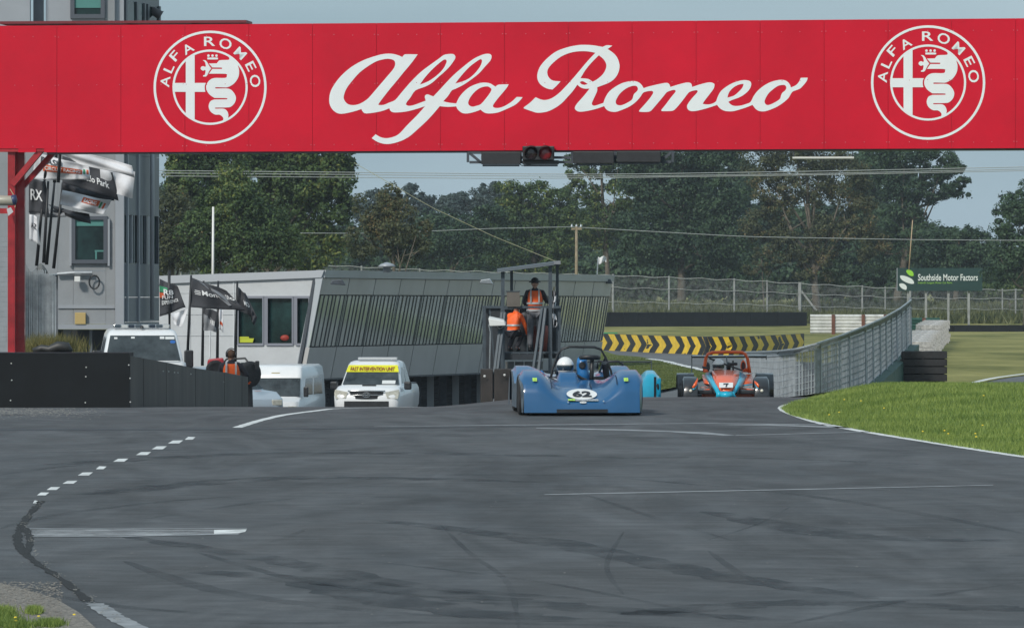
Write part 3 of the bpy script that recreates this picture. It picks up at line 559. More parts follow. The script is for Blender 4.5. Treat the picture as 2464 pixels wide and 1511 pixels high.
tc_ = empty('spotlight', (0,0,0), label='dark spotlight fixed to the tower corner above the gantry', cat='spotlight'); MB().lathe(P(364,24,133.5), Vector((1.0,.1,-.62)), [(.05,0),(.11,.02),(.12,.26),(.14,.3)], 14).build('body', mat('spot_grey', (.07,.065,.07), .5), tc_, smooth=True)
# ------------------------------------------------------------------ pit building
ZA, ZB = 150.0, 187.0
pb = empty('pit_building', (0,0,0), label='long low grey pit building with leaning louvred glass front', cat='building')
whitec = mat('white_render', (.56,.58,.60), .6, var=.05, vs=2, wave=('Z', 11, .5, 2.5))
bpan = mat('brown_grey_panel', (.46,.45,.44), .42, .1, .07, .6)
gfasc = mat('grey_fascia', (.40,.42,.435), .45, .1, .05, 1)
pglass = mat('louvre_glass', (.62,.66,.64), .16, .6, .12, 1.0, spec=.8)
T0, T1, B0, B1 = P(780,650,ZA), P(1476,662,ZB), P(729,912,ZA+.1), P(1441,887,ZB)
def fac(u, v, off=0.0):                                      # u along, v down
    # even spacing in the world along the length
    p = (T0.lerp(T1, u)).lerp(B0.lerp(B1, u), v); n = Vector(((T1-T0).y, -(T1-T0).x, 0)).normalized(); return p+n*off
nb = 13
VU = [0,.07,.225,.235,.70,.715,1.0]
for i in range(nb):
    a, c_ = i/nb+.0012, (i+1)/nb-.0012
    for v0, v1, nm, m, o_ in ((.075,.225,'upper_panel',bpan,0),(.71,1.0,'lower_panel',bpan,0)):
        MB().slab([fac(a,v1), fac(c_,v1), fac(c_,v0), fac(a,v0)], (fac(0,0)-fac(0,0,.12))).build(nm, m, pb)
    MB().slab([fac(a,.70,-.012), fac(c_,.70,-.012), fac(c_,.235,-.012), fac(a,.235,-.012)], (fac(0,0)-fac(0,0,.05))).build('glass_panel', pglass, pb)
    for k in range(7):
        t = (i+(k+.5+random.uniform(-.14,.14))/7)/nb; w_ = random.uniform(.0005,.0011)
        MB().slab([fac(t-w_,.705,.006), fac(t+w_,.705,.006), fac(t+w_,.23,.006), fac(t-w_,.23,.006)], (fac(0,0)-fac(0,0,.05))).build('louvre', mat('louvre_dark', (.05,.055,.06), .4, .4), pb)
MB().slab([fac(0,.07,.06), fac(1,.07,.06), fac(1,0,.06), fac(0,0,.06)], (fac(0,0)-fac(0,0,.3))).build('fascia', gfasc, pb)
MB().slab([fac(0,1.0,-.14), fac(1,1.0,-.14), fac(1,.02,-.2), fac(0,.02,-.2)], (fac(0,0)-fac(0,0,.1))).build('backing_wall', M['dark'], pb)
TL_ = P(300,666,ZA+3)
MB().hexa([T0+Vector((0,0,-.12)), T1+Vector((0,0,-.12)), T1+Vector((-10,3,-.12)), TL_+Vector((0,6,-.12))], [T0+Vector((0,.05,-.02)), T1+Vector((0,0,-.02)), T1+Vector((-10,3,-.02)), TL_+Vector((0,6,-.02))]).build('roof', gfasc, pb)
# white end wall, with an opening for the windows
def ew(x, y, off=0):                                         # end wall plane
    Z = ZA+2.2*(780-x)/395; return P(x, y, Z-off)
def ewq(q, d, name, m, off=0, par=pb): return MB().slab([ew(x,y,off) for x,y in q], (0,d,0)).build(name, m, par)
lean = lambda y: 780-(y-650)*51/262
ewq([(300,686),(lean(686),668),(lean(650),650),(300,667)], .5, 'fascia', mat('pale_fascia', (.40,.42,.45), .4), .1)
ewq([(300,1150),(569,1150),(569,669),(300,686)][::1], .3, 'end_wall', whitec)
ewq([(569,712),(lean(712)-22,712),(lean(669)-22,669),(569,669)], .3, 'end_wall', whitec)
ewq([(569,914),(lean(912)-22,912),(lean(829)-22,829),(569,829)], .3, 'end_wall', whitec)
ewq([(lean(912)-22,912),(lean(912),912),(lean(668),668),(lean(668)-22,668)], .35, 'corner_trim', mat('pale_trim', (.42,.45,.48), .4), .06)
ewq([(569,1150),(700,1150),(700,915),(569,915)], .3, 'end_wall', whitec)
for x in (456,504,561): ewq([(x,860),(x+2,860),(x+2,676),(x,676)], .05, 'panel_joint', mat('joint_white', (.62,.64,.66), .5), .03)
for y in (705,757,808): ewq([(385,y+1.2),(568,y+1.2),(568,y),(385,y)], .02, 'panel_joint', mat('joint_grey', (.33,.35,.37), .5), .01)
for x0, x1 in ((571,634),(641,705),(712,745)):
    f = MB()
    for q in ([(x0,832),(x1,832),(x1,826),(x0,826)],[(x0,718),(x1,718),(x1,712),(x0,712)],[(x0,826),(x0+3,826),(x0+3,718),(x0,718)],[(x1-3,826),(x1,826),(x1,718),(x1-3,718)]): f.slab([ew(*p_, .05) for p_ in q], (0,.2,0))
    fo = f.build('window', mat('mauve_frame', (.22,.23,.27), .4), pb); ewq([(x0+3,826),(x1-3,826),(x1-3,718),(x0+3,718)], .02, 'pane', tglass, -.12, fo)
ewq([(634.2,829),(640.8,829),(640.8,712),(634.2,712)], .2, 'mullion', mat('mauve_frame', (.22,.23,.27), .4), .02); ewq([(705.2,829),(711.8,829),(711.8,712),(705.2,712)], .2, 'mullion', mat('mauve_frame', (.22,.23,.27), .4), .02)
hz = mat('hi_vis_yellow', (.45,.5,.03), .6); o = empty('equipment_case', (0,0,0), label='yellow green case on the sill inside the left window', cat='case'); ewq([(572,824),(608,824),(611,814),(572,814)], .05, 'shell', hz, -.03, o); ewq([(574,814),(600,814),(598,810),(576,810)], .05, 'lid', hz, -.02, o)
o = empty('red_helmet', (0,0,0), label='orange red helmet behind the middle window of the pit building', cat='helmet'); MB().ball(ew(686,813,-.1), (.14,.06,.09)).build('shell', mat('orange_shell', (.30,.03,.015), .6), o, smooth=True)
# undercroft: posts and garage doors below the leaning front
u0, u1 = Vector((B0.x-1.0,B0.y+1.0,0)), Vector((B1.x-1.6,B1.y+1,0))
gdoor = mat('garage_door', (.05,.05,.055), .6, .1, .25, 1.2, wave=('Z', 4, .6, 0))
for i in range(11):
    a = u0.lerp(u1, i/11+.006); c_ = u0.lerp(u1, (i+1)/11-.006)
    MB().box((a.x,a.y,-4.2),(a.x+.01,a.y+.01,-4.1)) 
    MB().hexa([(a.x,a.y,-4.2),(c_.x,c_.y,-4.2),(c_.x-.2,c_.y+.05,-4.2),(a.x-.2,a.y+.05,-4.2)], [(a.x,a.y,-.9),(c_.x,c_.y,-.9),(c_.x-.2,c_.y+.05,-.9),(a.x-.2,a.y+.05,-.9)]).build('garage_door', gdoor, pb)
for i in range(23):
    p_ = u0.lerp(u1, i/22)+Vector((.5,-.1,0)); MB().box((p_.x-.11,p_.y-.11,-4.2),(p_.x+.11,p_.y+.11,-.88)).build('pillar', M['dark'] if i % 2 else gfasc, pb)
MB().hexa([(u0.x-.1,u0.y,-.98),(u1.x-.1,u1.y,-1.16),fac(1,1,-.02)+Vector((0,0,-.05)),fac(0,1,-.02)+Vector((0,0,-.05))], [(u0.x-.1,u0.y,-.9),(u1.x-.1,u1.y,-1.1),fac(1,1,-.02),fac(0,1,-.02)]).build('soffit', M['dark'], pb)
for px, py, Z, lab in ((815,680,149.6,'dark wall lamp at the near corner of the leaning front'),(1172,678,166,'whitish wall lamp midway along the leaning front'),(1462,678,186,'camera bracket at the far end of the pit building')):
    o = empty('wall_lamp', (0,0,0), label=lab, cat='lamp'); m_ = M['chrome'] if px == 1172 else M['dark']; c0 = P(px,py,Z)
    MB().hexa([c0+Vector(q) for q in ((-.25,0,-.05),(.2,0,-.08),(.2,.3,-.08),(-.25,.3,-.05))], [c0+Vector(q) for q in ((-.2,0,.06),(.1,0,.1),(.1,.3,.1),(-.2,.3,.06))]).build('head', m_, o, bevel=.02)
    MB().beam(c0+Vector((0,.2,0)), c0+Vector((-.15,.55,.05)), .05).build('arm', M['dark'], o)
o = empty('roof_vent', (0,0,0), label='small pale roof vent cowl on the pit building roof', cat='vent'); c0 = P(931,652,154); MB().lathe(c0, (0,0,1), [(.12,-.05),(.12,.12),(.28,.13),(.2,.2),(.02,.26)], 14).build('cowl', smoothp, o, smooth=True)
o = empty('white_flag', (0,0,0), label='small white flag flying above the far end of the pit building', cat='flag'); MB().tube([P(1437,662,190),P(1439,622,190)], .025, 6).build('pole', M['chrome'], o); MB().grid(lambda u, v: P(1439+20*u, 618+v*(18-6*u)+2*math.sin(u*7), 190)+Vector((0,.12*math.sin(u*8+v*2),0)), 8, 5).build('cloth', mat('flag_white', (.7,.7,.7), .7), o, smooth=True, solid=.01)
# ------------------------------------------------------------------ black barrier
bb = mat('barrier_black', (.006,.008,.010), .6, spec=.25, var=.3, vs=2, bump=.1, bs=3)
bc = mat('barrier_conveyor', (.022,.021,.019), .5, spec=.3, var=.6, vs=.9, col2=(.040,.036,.031), bump=.3, bs=2, stretch=(1,1,.4))
bar = empty('barrier', (0,0,0), label='black belt faced safety barrier at the left edge of the track', cat='barrier')
def gz(x, y): return hgt(x, y)
a = P(-60,0,78.5); c_ = P(311,0,78.5); zt = P(0,849,78.5).z; 
for i in range(4):
    x0 = a.x+(c_.x-a.x)*i/4; x1 = a.x+(c_.x-a.x)*(i+1)/4; MB().box((x0,78.5,-.35),(x1,79.4,zt)).build('front_panel', bb, bar)
b = MB()
for px in (30,215,322,506): pass
for px in (34,216,320):
    for py in (876,910,962): b.lathe(P(px+random.uniform(-3,3)-8,py+random.uniform(-6,8),78.49), (0,-1,0), [(.012,0),(.008,.005)], 6)
b.build('bolt', mat('pale_bolt', (.6,.6,.58), .5), bar, kind='stuff')
top = [(312.5,856,78.6),(345,862,80.5),(400,872,84),(470,886,90),(540,896,96.5),(582,904,102),(597,907,103.0)]
for (x0,y0,z0),(x1,y1,z1) in zip(top, top[1:]):
    q0, q1 = P(x0+.6,y0,z0), P(x1,y1,z1); MB().slab([(q0.x,q0.y,-2.2),(q1.x,q1.y,-2.2),q1,q0], (-.35,.25,0)).build('side_panel', bc, bar)
b = MB()
for x, y, Z in ((393,905-12,83.2),(406,894,84.2),(420,896,85),(428,897,86),(459,900,88.5),(538,927-8,95.7)): b.lathe(P(x,y,Z-.5), (.3,-1,0), [(.012,0),(.008,.005)], 6)
b.build('bolt', MATS['pale_bolt'], bar, kind='stuff')
def belt(name, pts, h, m, lab, cat='barrier', th=.6, segs=None):
    o = empty(name, (0,0,0), label=lab, cat=cat)
    for (x0,y0),(x1,y1) in zip(pts, pts[1:]):
        d = Vector((x1-x0, y1-y0, 0)).normalized(); n = Vector((-d.y, d.x, 0))*th
        z0, z1 = hgt(x0,y0), hgt(x1,y1); MB().hexa([(x0,y0,z0-.1),(x1-d.x*.02,y1-d.y*.02,z1-.1),(x1+n.x,y1+n.y,z1-.1),(x0+n.x,y0+n.y,z0-.1)], [(x0,y0,z0+h+random.uniform(-.03,.03)),(x1-d.x*.02,y1-d.y*.02,z1+h+random.uniform(-.03,.03)),(x1+n.x,y1+n.y,z1+h),(x0+n.x,y0+n.y,z0+h)]).build('belt_panel', m, o)
    return o
def pxx(px, Z): return ((px-CX)/FP*Z, Z)
belt('tyre_barrier', [pxx(x, 404+.4*i) for i, x in enumerate(range(1330,1960,34))], 1.1, bb, 'long low black tyre barrier along the far bank above the chevrons')
belt('tyre_barrier', [pxx(x, 356) for x in range(2262,2560,33)], .42, bb, 'very low black barrier at the far right behind the infield grass')
# chevron barrier
cb = empty('chevron_barrier', (0,0,0), label='curved low barrier with yellow chevrons painted on black', cat='barrier')
ctrl = [(1434,842,240),(1500,847,234),(1564,849,228.5),(1640,854,223.5),(1700,859,221),(1760,857,221.5),(1820,852,225),(1880,845,231),(1935,838,239)]
def cpt(t):
    f = t*(len(ctrl)-1); i = min(int(f), len(ctrl)-2); w = f-i; x = ctrl[i][0]*(1-w)+ctrl[i+1][0]*w; z = ctrl[i][2]*(1-w)+ctrl[i+1][2]*w; return Vector(((x-CX)/FP*z, z, 0))
ch = .80; n = 46
cbk = mat('chevron_black', (.02,.022,.024), .6, var=.3, vs=3, bump=.2, bs=3); cye = mat('chevron_yellow', (.78,.52,.04), .6, var=.16, vs=3, bump=.2, bs=5)
for i in range(0, n, 2):
    b = MB(); 
    for j in (i, i+1):
        a, c_ = cpt(j/n), cpt((j+1)/n); z = hgt(a.x,a.y); z1_ = hgt(c_.x,c_.y)
        b.hexa([(a.x,a.y,z-.4),(c_.x,c_.y,z1_-.4),(c_.x,c_.y+.7,z1_-.4),(a.x,a.y+.7,z-.4)], [(a.x,a.y,z+ch),(c_.x,c_.y,z1_+ch),(c_.x,c_.y+.7,z1_+ch),(a.x,a.y+.7,z+ch)])
    b.build('belt_panel', cbk, cb)
nc = 19
for i in range(nc):
    t0 = (i+.15)/nc; w = .52/nc; b = MB(); rows_ = 8; V = []
    for r in range(rows_+1):
        v = r/rows_; s_ = .42/nc*(1-abs(2*v-1))
        for e in (0, 1):
            t = min(.999, t0+s_-.1/nc+w*e+random.uniform(-.012,.012)/nc*2); q = cpt(t); z = hgt(q.x,q.y); V.append((q.x, q.y-.012, z-.02+v*(ch+.01)))
    b.add(V, [(2*r,2*r+1,2*r+3,2*r+2) for r in range(rows_)]); b.build('chevron', cye, cb)
b = MB(); q = cpt(.03); b.box((q.x-.1,q.y+.05,-1.1+ch+.01),(q.x+.7,q.y+.6,-1.1+ch+.06)); b.build('green_top', mat('green_edge', (.05,.3,.12), .6), cb)
# armco
def armco(x0, x1, Z, zt_, rows_, col, postx, lab, hh):
    o = empty('armco_barrier', (0,0,0), label=lab, cat='crash barrier'); m_ = mat('armco_%d' % x0, col, .45, .2, .2, 2); zb_ = P(0, zt_[1], Z).z; za_ = P(0, zt_[0], Z).z; rh = (za_-zb_)/rows_
    for k in range(rows_):
        z0 = zb_+k*rh; prof = [(0,.02),(-.07,.2),(-.07,.35),(0,.5),(-.07,.65),(-.07,.8),(0,.98)]
        prev = None
        for a, c_ in zip([x0]+postx, postx+[x1]):
            X0, X1 = (a-CX)/FP*Z+.01, (c_-CX)/FP*Z-.01; b = MB(); b.loft([[(X, Z+dy, z0+t*rh) for dy, t in prof] for X in (X0, X1)], cap=False, closed=False); b.build('beam', m_, o, solid=.02)
    for x in postx: X = (x-CX)/FP*Z; MB().box((X-.11,Z-.16,hgt(X,Z)-.1),(X+.11,Z-.04,za_)).build('post', mat('brown_post', (.13,.05,.03), .7, var=.3), o)
armco(1949,2162,333,(757,803),3,(.62,.62,.60),[2005,2077,2130],'white corrugated crash barrier with brown posts on the far bank',0)
armco(2187,2262,338,(765,808),3,(.02,.08,.06),[2223],'dark green corrugated crash barrier behind the fence end',0)
# debris fence sweeping to the right
df = empty('debris_fence', (0,0,0), label='tall grey mesh debris fence curving along the right of the track', cat='fence')
FPT = [(1790,846,855,975,130),(1830,845,858,975,124),(1870,843,855,1000,120),(1915,838,849,985,118),(1960,826,840,975,118),(2020,806,820,955,120),(2075,785,800,935,124),(2120,765,782,897,132),(2160,743,762,860,142),(2188,722,738,829,150)]
FQ = [P(a[0], a[1], a[4]) for a in FPT]; FL = [0]
for a, c_ in zip(FQ, FQ[1:]): FL.append(FL[-1]+(c_-a).length)
def fpt(t, lev):
    L_ = min(t, 1)*FL[-1]; i = max(k for k in range(len(FPT)-1) if FL[k] <= L_+1e-9); w = (L_-FL[i])/(FL[i+1]-FL[i]); a, c_ = FPT[i], FPT[i+1]; Z = a[4]*(1-w)+c_[4]*w; x = a[0]*(1-w)+c_[0]*w; y = a[1+lev]*(1-w)+c_[1+lev]*w; q = P(x, y, Z)
    if lev == 0: q += Vector((-.0,-.75,0))
    return q
net = netmat('debris_netting', (.125,.145,.165), .3, .72, 7, (1,1,.12)); wir = mat('galvanised_wire', (.36,.40,.43), .5, .3, .2, 5)
MB().grid(lambda u, v: fpt(u, 1).lerp(fpt(u, 2), v), 72, 8).build('netting', net, df)
MB().grid(lambda u, v: fpt(u, 0).lerp(fpt(u, 1), v), 72, 2).build('overhang_netting', net, df)
b = MB()
for i in range(620): t = i/619; b.beam(fpt(t,1)-Vector((0,.03,0)), fpt(t,2)-Vector((0,.03,0)), random.choice((.008,.014,.024))); b.beam(fpt(min(1,t+.012),0), fpt(t,1), .012)
for v in [k/9 for k in range(10)]:
    for i in range(72): b.beam(fpt(i/72,1).lerp(fpt(i/72,2),v)-Vector((0,.03,0)), fpt((i+1)/72,1).lerp(fpt((i+1)/72,2),v)-Vector((0,.03,0)), .014 if 0 < v < 1 else .04)
for i in range(72): b.beam(fpt(i/72,0), fpt((i+1)/72,0), .035)
b.build('wire', wir, df, kind='stuff')
for i in range(15):
    t = i/14; q = fpt(t,2); MB().tube([fpt(t,0)+Vector((0,.1,0)), fpt(t,1)+Vector((.05,.05,0)), (q.x+.08,q.y+.05,hgt(q.x,q.y)-.3)], .022, 6).build('post', wir, df)
gw = empty('concrete_wall', (0,0,0), label='dark green painted wall beneath the debris fence', cat='wall')
for i in range(8):
    a, c_ = fpt(i/8,2), fpt((i+1)/8-.002,2); MB().hexa([(a.x,a.y-.1,-2.3),(c_.x,c_.y-.1,-2.3),(c_.x+.3,c_.y+.1,-2.3),(a.x+.3,a.y+.1,-2.3)], [a+Vector((0,-.1,0)),c_+Vector((0,-.1,0)),c_+Vector((.3,.1,0)),a+Vector((.3,.1,0))]).build('wall_panel', mat('green_wall', (.02,.075,.06), .6, var=.15), gw)
pf = empty('fence_end_post', (0,0,0), label='tall steel end post where the debris fence stops', cat='post'); q = P(2190,715,150.5); MB().tube([q,(q.x,q.y,hgt(q.x,q.y)-.2)], .045, 8).build('shaft', M['steel'], pf)
# tyre stacks
def tyre(c, m, par, r=.3, h=.2, ax=(0,0,1)):
    return MB().lathe(c, ax, [(r*.62,-h*.36),(r*.8,-h*.5),(r*.96,-h*.42),(r,-h*.2),(r,h*.2),(r*.96,h*.42),(r*.8,h*.5),(r*.62,h*.36)], 16).build('tyre', m, par, smooth=True)
ts = empty('tyre_stack', (0,0,0), label='black stack of tyres in front of the green wall end', cat='tyre stack')
base = tyre((0,0,0), M['rubber'], ts, .31, .21); first = True; zg = hgt(11.2,139.5)
for k in range(5):
    for i in range(2):
        for j in range(2):
            t = base if first else clone(base, ts); first = False; t.location = (10.93+i*.56+random.uniform(-.02,.02), 139.4+j*.6, zg+.1+k*.208)
b = MB()
for k in range(5): b.box((10.62,139.06,zg+.02+k*.208),(11.80,139.09,zg+.2+k*.208)); b.box((11.80,139.1,zg+.02+k*.208),(11.82,140.2,zg+.2+k*.208))
b.build('belt_strap', M['rubber'], ts)
wt = empty('tyre_wall', (0,0,0), label='weathered white painted tyre wall running back behind the black stack', cat='tyre wall'); wtm = mat('white_tyre', (.38,.37,.36), .8, var=.5, vs=5, bump=.5, bs=8)
base = MB().box((-.52,-2.2,-.125),(.52,2.2,.105)).build('belt_block', wtm, wt, bevel=.02); first = True
for i in range(12):
    px = 2201+i*4.9; Z = 186+i*9; x = (px-CX)/FP*Z; zz = hgt(x,Z)
    for k in range(4+(i > 6)):
        t = base if first else clone(base, wt); first = False; t.location = (x+random.uniform(-.02,.02), Z, zz+.12+k*.235); t.rotation_euler = (0, 0, random.uniform(-.02,.02))
# far fence
ff = empty('catch_fence', (0,0,0), label='long wire catch fence on posts along the far bank', cat='fence')
def ftop(x): return interp(x, [(370,626),(700,633),(1010,648),(1460,661),(1765,672),(2000,685),(2160,693),(2464,697),(2600,700)])
ZF = 424
mast = mat('pale_post', (.28,.29,.28), .6, var=.2)
for x, w in ((300,.18),(435,.16),(580,.22),(730,.2),(870,.16),(1010,.14),(1220,.14),(1475,.2),(1610,.17),(1767,.17),(1846,.14),(1925,.3),(2075,.16),(2130,.12),(2190,.22),(2228,.2),(2282,.2),(2331,.22),(2412,.12),(2444,.16),(2500,.16)):
    Z_ = ZF-(6 if x in (2190,2228,2282,2331) else 0); t = P(x, ftop(x)-2, Z_); g_ = hgt(t.x, Z_); MB().tube([(t.x,t.y,g_-.3), t], w/2, 6).build('post', mast, ff)
a = P(1965,748,ZF); MB().beam(P(1928,700,ZF), (a.x,a.y,a.z), .15).build('brace', mast, ff)
b = MB()
for lv, rr in ((0,.035),(.25,.03),(.55,.025),(.8,.03)):
    x = 300
    while x < 2560:
        x2 = x+15; s1 = 3*math.sin(x*.041+lv*9)**2; s2 = 3*math.sin(x2*.041+lv*9)**2
        def q(xx, sg): t_ = ftop(xx); return P(xx, t_+(790-t_)*lv*.9+sg, ZF-.1)
        b.beam(q(x,s1), q(x2,s2), rr*1.2); x = x2
b.build('wire', mat('fence_wire', (.36,.38,.37), .5), ff, kind='stuff')
MB().grid(lambda u, v: P(300+2260*u, ftop(300+2260*u)*(1-v)+792*v, ZF), 90, 4).build('netting', netmat('chain_netting', (.24,.26,.25), .05, .3, 2.5), ff)
# sign on posts
sg = empty('advertising_sign', (0,0,0), label='dark green roadside sign with white lettering and leaf marks', cat='sign'); dg_ = mat('sign_green', (.008,.04,.034), .5, var=.1)
ZS = 405; MB().box((P(2158,0,ZS).x, ZS, P(0,700,ZS).z), (P(2364,0,ZS).x, ZS+.08, P(0,645,ZS).z)).build('panel', dg_, sg)
MB().box((P(2158,0,ZS).x-.02, ZS-.03, P(0,700,ZS).z), (P(2160,0,ZS).x, ZS+.1, P(0,645,ZS).z)).build('edge_trim', M['steel'], sg)
lettering('Southside Motor Factors', lambda u, v: P(2209+144*u, 675.5-16*v, ZS-.03), mat('sign_letter', (.7,.75,.72), .5), sg, bold=.015)
lettering("Ireland's Largest Motor Car Parts", lambda u, v: P(2209+82*u, 684-6*v, ZS-.03), mat('lime_letter', (.25,.5,.05), .5), sg, bold=.01)
for nm, m_, pts in (('leaf_mark', mat('lime_mark', (.28,.62,.03), .5), [(990,190),(1020,185),(1050,205),(1055,240),(1025,240),(995,215)]),('leaf_mark', MATS['sign_letter'], [(930,242),(970,240),(1040,270),(1060,312),(1010,310),(950,280)]),('leaf_mark', MATS['sign_letter'], [(925,315),(960,312),(990,335),(988,370),(955,362),(930,340)])):
    vs, fs = fillshape([smooth_loop(pts, 3)]); MB().add([P((3200+u*.43014)/1.66234, (1000+v*.43014)/1.66234, ZS-.03) for u, v in vs], fs).build(nm, m_, sg)
for x in (2185,2228,2282,2331): X = P(x,0,ZS+.3).x; MB().box((X-.08,ZS+.2,hgt(X,ZS)-.1),(X+.08,ZS+.36,P(0,700,ZS).z+.4)).build('post', mast, sg)
# poles and wires
def pole(name, x0, y0, y1, Z, r, m_, lab, x1=None, cross=False):
    o = empty(name, (0,0,0), label=lab, cat='pole'); a = P(x0,y0,Z); c_ = P(x1 or x0,y1,Z); MB().tube([c_, a], [r, r*.7], 8).build('shaft', m_, o, smooth=True)
    if cross: MB().beam(P(x0-13,y0+6,Z), P(x0+13,y0+6,Z), .12).build('crossarm', m_, o); b = MB(); [b.lathe(P(x0+d,y0+5,Z), (0,0,1), [(.05,0),(.07,.1),(.03,.25)], 8) for d in (-11,0,11)]; b.build('insulator', M['chrome'], o)
pole('white_pole', 513, 498, 760, 240, .07, mat('white_mast', (.75,.74,.72), .5), 'thin white pole standing behind the white end of the pit building', 511.5)
pole('utility_pole', 1387, 545, 760, 300, .11, mat('weathered_wood', (.26,.21,.14), .8, var=.3), 'weathered wooden utility pole rising behind the pit building', cross=True)
pole('mast', 2196, 530, 650, 404, .05, mat('pale_mast', (.45,.33,.2), .6), 'thin pale mast standing behind the green sign', 2187)
def wire(lab, pts, Z0, Z1, r, m_):
    b = MB(); x0, x1 = pts[0][0], pts[-1][0]; n = 20; q = []
    for i in range(n+1): x = x0+(x1-x0)*i/n; q.append(P(x, interp(x, pts), Z0+(Z1-Z0)*i/n))
    b.tube(q, r, 4); o = b.build('overhead_wire', m_); tag(o, lab, 'wire', 'overhead wires crossing in front of the trees'); return o
wm = mat('pale_wire', (.36,.38,.38), .5)
wire('upper of the close pair of wires crossing under the gantry', [(380,411),(1240,419),(1500,420),(2000,412),(2480,402)], 296, 296, .022, wm)
wire('middle wire of the close bundle crossing under the gantry', [(380,417),(1240,424),(1500,425),(2000,418),(2480,407)], 296.5, 296.5, .022, wm)
wire('lowest wire of the close bundle crossing under the gantry', [(380,424),(1240,430),(1500,428),(2000,421),(2480,411)], 297, 297, .02, wm)
wire('single wire running left from the wooden pole', [(380,560),(900,562),(1190,550),(1387,546)], 290, 300, .02, wm)
wire('single wire running right from the wooden pole', [(1387,547),(1650,562),(1800,570),(2200,577),(2480,579)], 300, 300, .02, wm)
wire('yellowish stay wire slanting down to the marshal shelter roof', [(852,392),(1040,500),(1190,570),(1336,629)], 150, 124, .008, mat('yellow_wire', (.30,.28,.14), .5))
# ------------------------------------------------------------------ trees
TM = dict(
 green=leafmat('foliage_green', (.024,.052,.022), (.105,.16,.048), (.18,.20,.05)),
 deep=leafmat('foliage_deep', (.018,.042,.028), (.066,.115,.055)),
 olive=leafmat('foliage_olive', (.036,.050,.028), (.115,.125,.055), (.17,.13,.06)),
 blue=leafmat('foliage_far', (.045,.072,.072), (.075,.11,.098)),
 bright=leafmat('foliage_bright', (.04,.07,.016), (.13,.17,.035)))
barkm = mat('bark', (.10,.085,.065), .9, var=.4, vs=5, bump=.6, bs=12); barkp = mat('pale_bark', (.13,.11,.085), .9, var=.35, vs=5, bump=.5, bs=12)
def crown(blobs, Z, n, size, m, par, gap=.0, name='crown', kind=None, dep=.7):
    n = int(n*2.7); size = size*.35; n = int(n*1.15); gap = gap*.42
    vols = np.array([b_[2]*b_[3] for b_ in blobs], float)**.9; cnt = (vols/vols.sum()*n).astype(int); Vs = []; k = Z/FP
    for (cx, cy, rx, ry), c_ in zip(blobs, cnt):
        rad_ = np.array([rx*k, (rx+ry)/2*k*dep, ry*k]); nc_ = max(6, int(c_/120)); d = rng.normal(size=(nc_,3)); d /= np.linalg.norm(d, axis=1)[:,None]
        cen = d*(rng.uniform(.25, 1.0, nc_)**.45)[:,None]*rad_; cr_ = rng.uniform(.35, 1.0, nc_)*min(1.15, .42*(rx+ry)/2*k)
        if gap: keep = rng.random(nc_) > gap*.55; cen, cr_, d = cen[keep], cr_[keep], d[keep]
        id_ = rng.integers(0, len(cen), c_); e = rng.normal(size=(c_,3)); e /= np.linalg.norm(e, axis=1)[:,None]; rr_ = rng.uniform(.2, 1.0, c_)**.5
        stretch = np.array([1.15, 1.1, .85]); pos = cen[id_]+e*(rr_*cr_[id_])[:,None]*stretch+np.array(P(cx, cy, Z))
        stray = rng.random(c_) < .08; pos[stray] += rng.normal(size=(stray.sum(),3))*.14
        n_ = e*.8+d[id_]*.25+rng.normal(size=e.shape)*.55+np.array([0,0,.35]); n_ /= np.linalg.norm(n_, axis=1)[:,None]
        a = np.cross(n_, rng.normal(size=e.shape)); a /= np.linalg.norm(a, axis=1)[:,None]; b_ = np.cross(n_, a)
        s_ = size*rng.uniform(.5, 1.4, len(pos))[:,None]; Vs.append(np.stack([pos+a*s_, pos+b_*s_*.62, pos-a*s_, pos-b_*s_*.62], 1).reshape(-1,3))
    V = np.concatenate(Vs); return npmesh(name, V, np.arange(len(V)).reshape(-1,4), m, par, kind)
def tree(lab, Z, blobs, n, size, mk, trunk=None, bark=None, limbs=True, gap=0, group='trees standing behind the circuit', nm='broadleaf_tree', tw=.3):
    o = empty(nm, (0,0,0), label=lab, cat='tree', group=group)
    crown(blobs, Z, n, size, TM[mk], o, gap)
    xs = [b_[0] for b_ in blobs]; tx = trunk if trunk is not None else sum(xs)/len(xs)
    a = P(tx, 740, Z); g_ = hgt(a.x, Z); ys = [b_[1] for b_ in blobs]; tc0 = P(sum(xs)/len(xs), sum(ys)/len(ys), Z)
    mid = Vector((a.x*.6+tc0.x*.4, Z, (g_+tc0.z)/2)); b = MB(); b.tube([(a.x,Z,g_-.3), (a.x,Z,g_+1), mid, tc0, P(sum(xs)/len(xs), min(ys), Z)], [tw*1.1,tw*.8,tw*.6,tw*.35,.04], 8); b.build('trunk', bark or barkm, o, smooth=True)
    b = MB()
    for i, bl in enumerate(blobs):
        e = P(bl[0]*.85+tx*.15, bl[1]+bl[3]*.2, Z)+Vector((0, random.uniform(-1,1), 0)); s0 = Vector((a.x,Z,g_)).lerp(mid, random.uniform(.5,1)) if i % 2 else mid.lerp(tc0, random.uniform(0,.7)); m1 = s0.lerp(e, .5)+Vector((random.uniform(-.3,.3), 0, -.25))
        b.tube([s0, m1, e], [tw*.36, tw*.2, .02], 6)
        for _ in range(2):
            f = m1.lerp(e, random.random()); b.tube([f, f+Vector((random.uniform(-2,2)*bl[2]*Z/FP*.35, random.uniform(-1,1), random.uniform(.2,1)*bl[3]*Z/FP*.7))], [tw*.14,.02], 5)
    b.build('limb', bark or barkm, o, smooth=True)
    return o
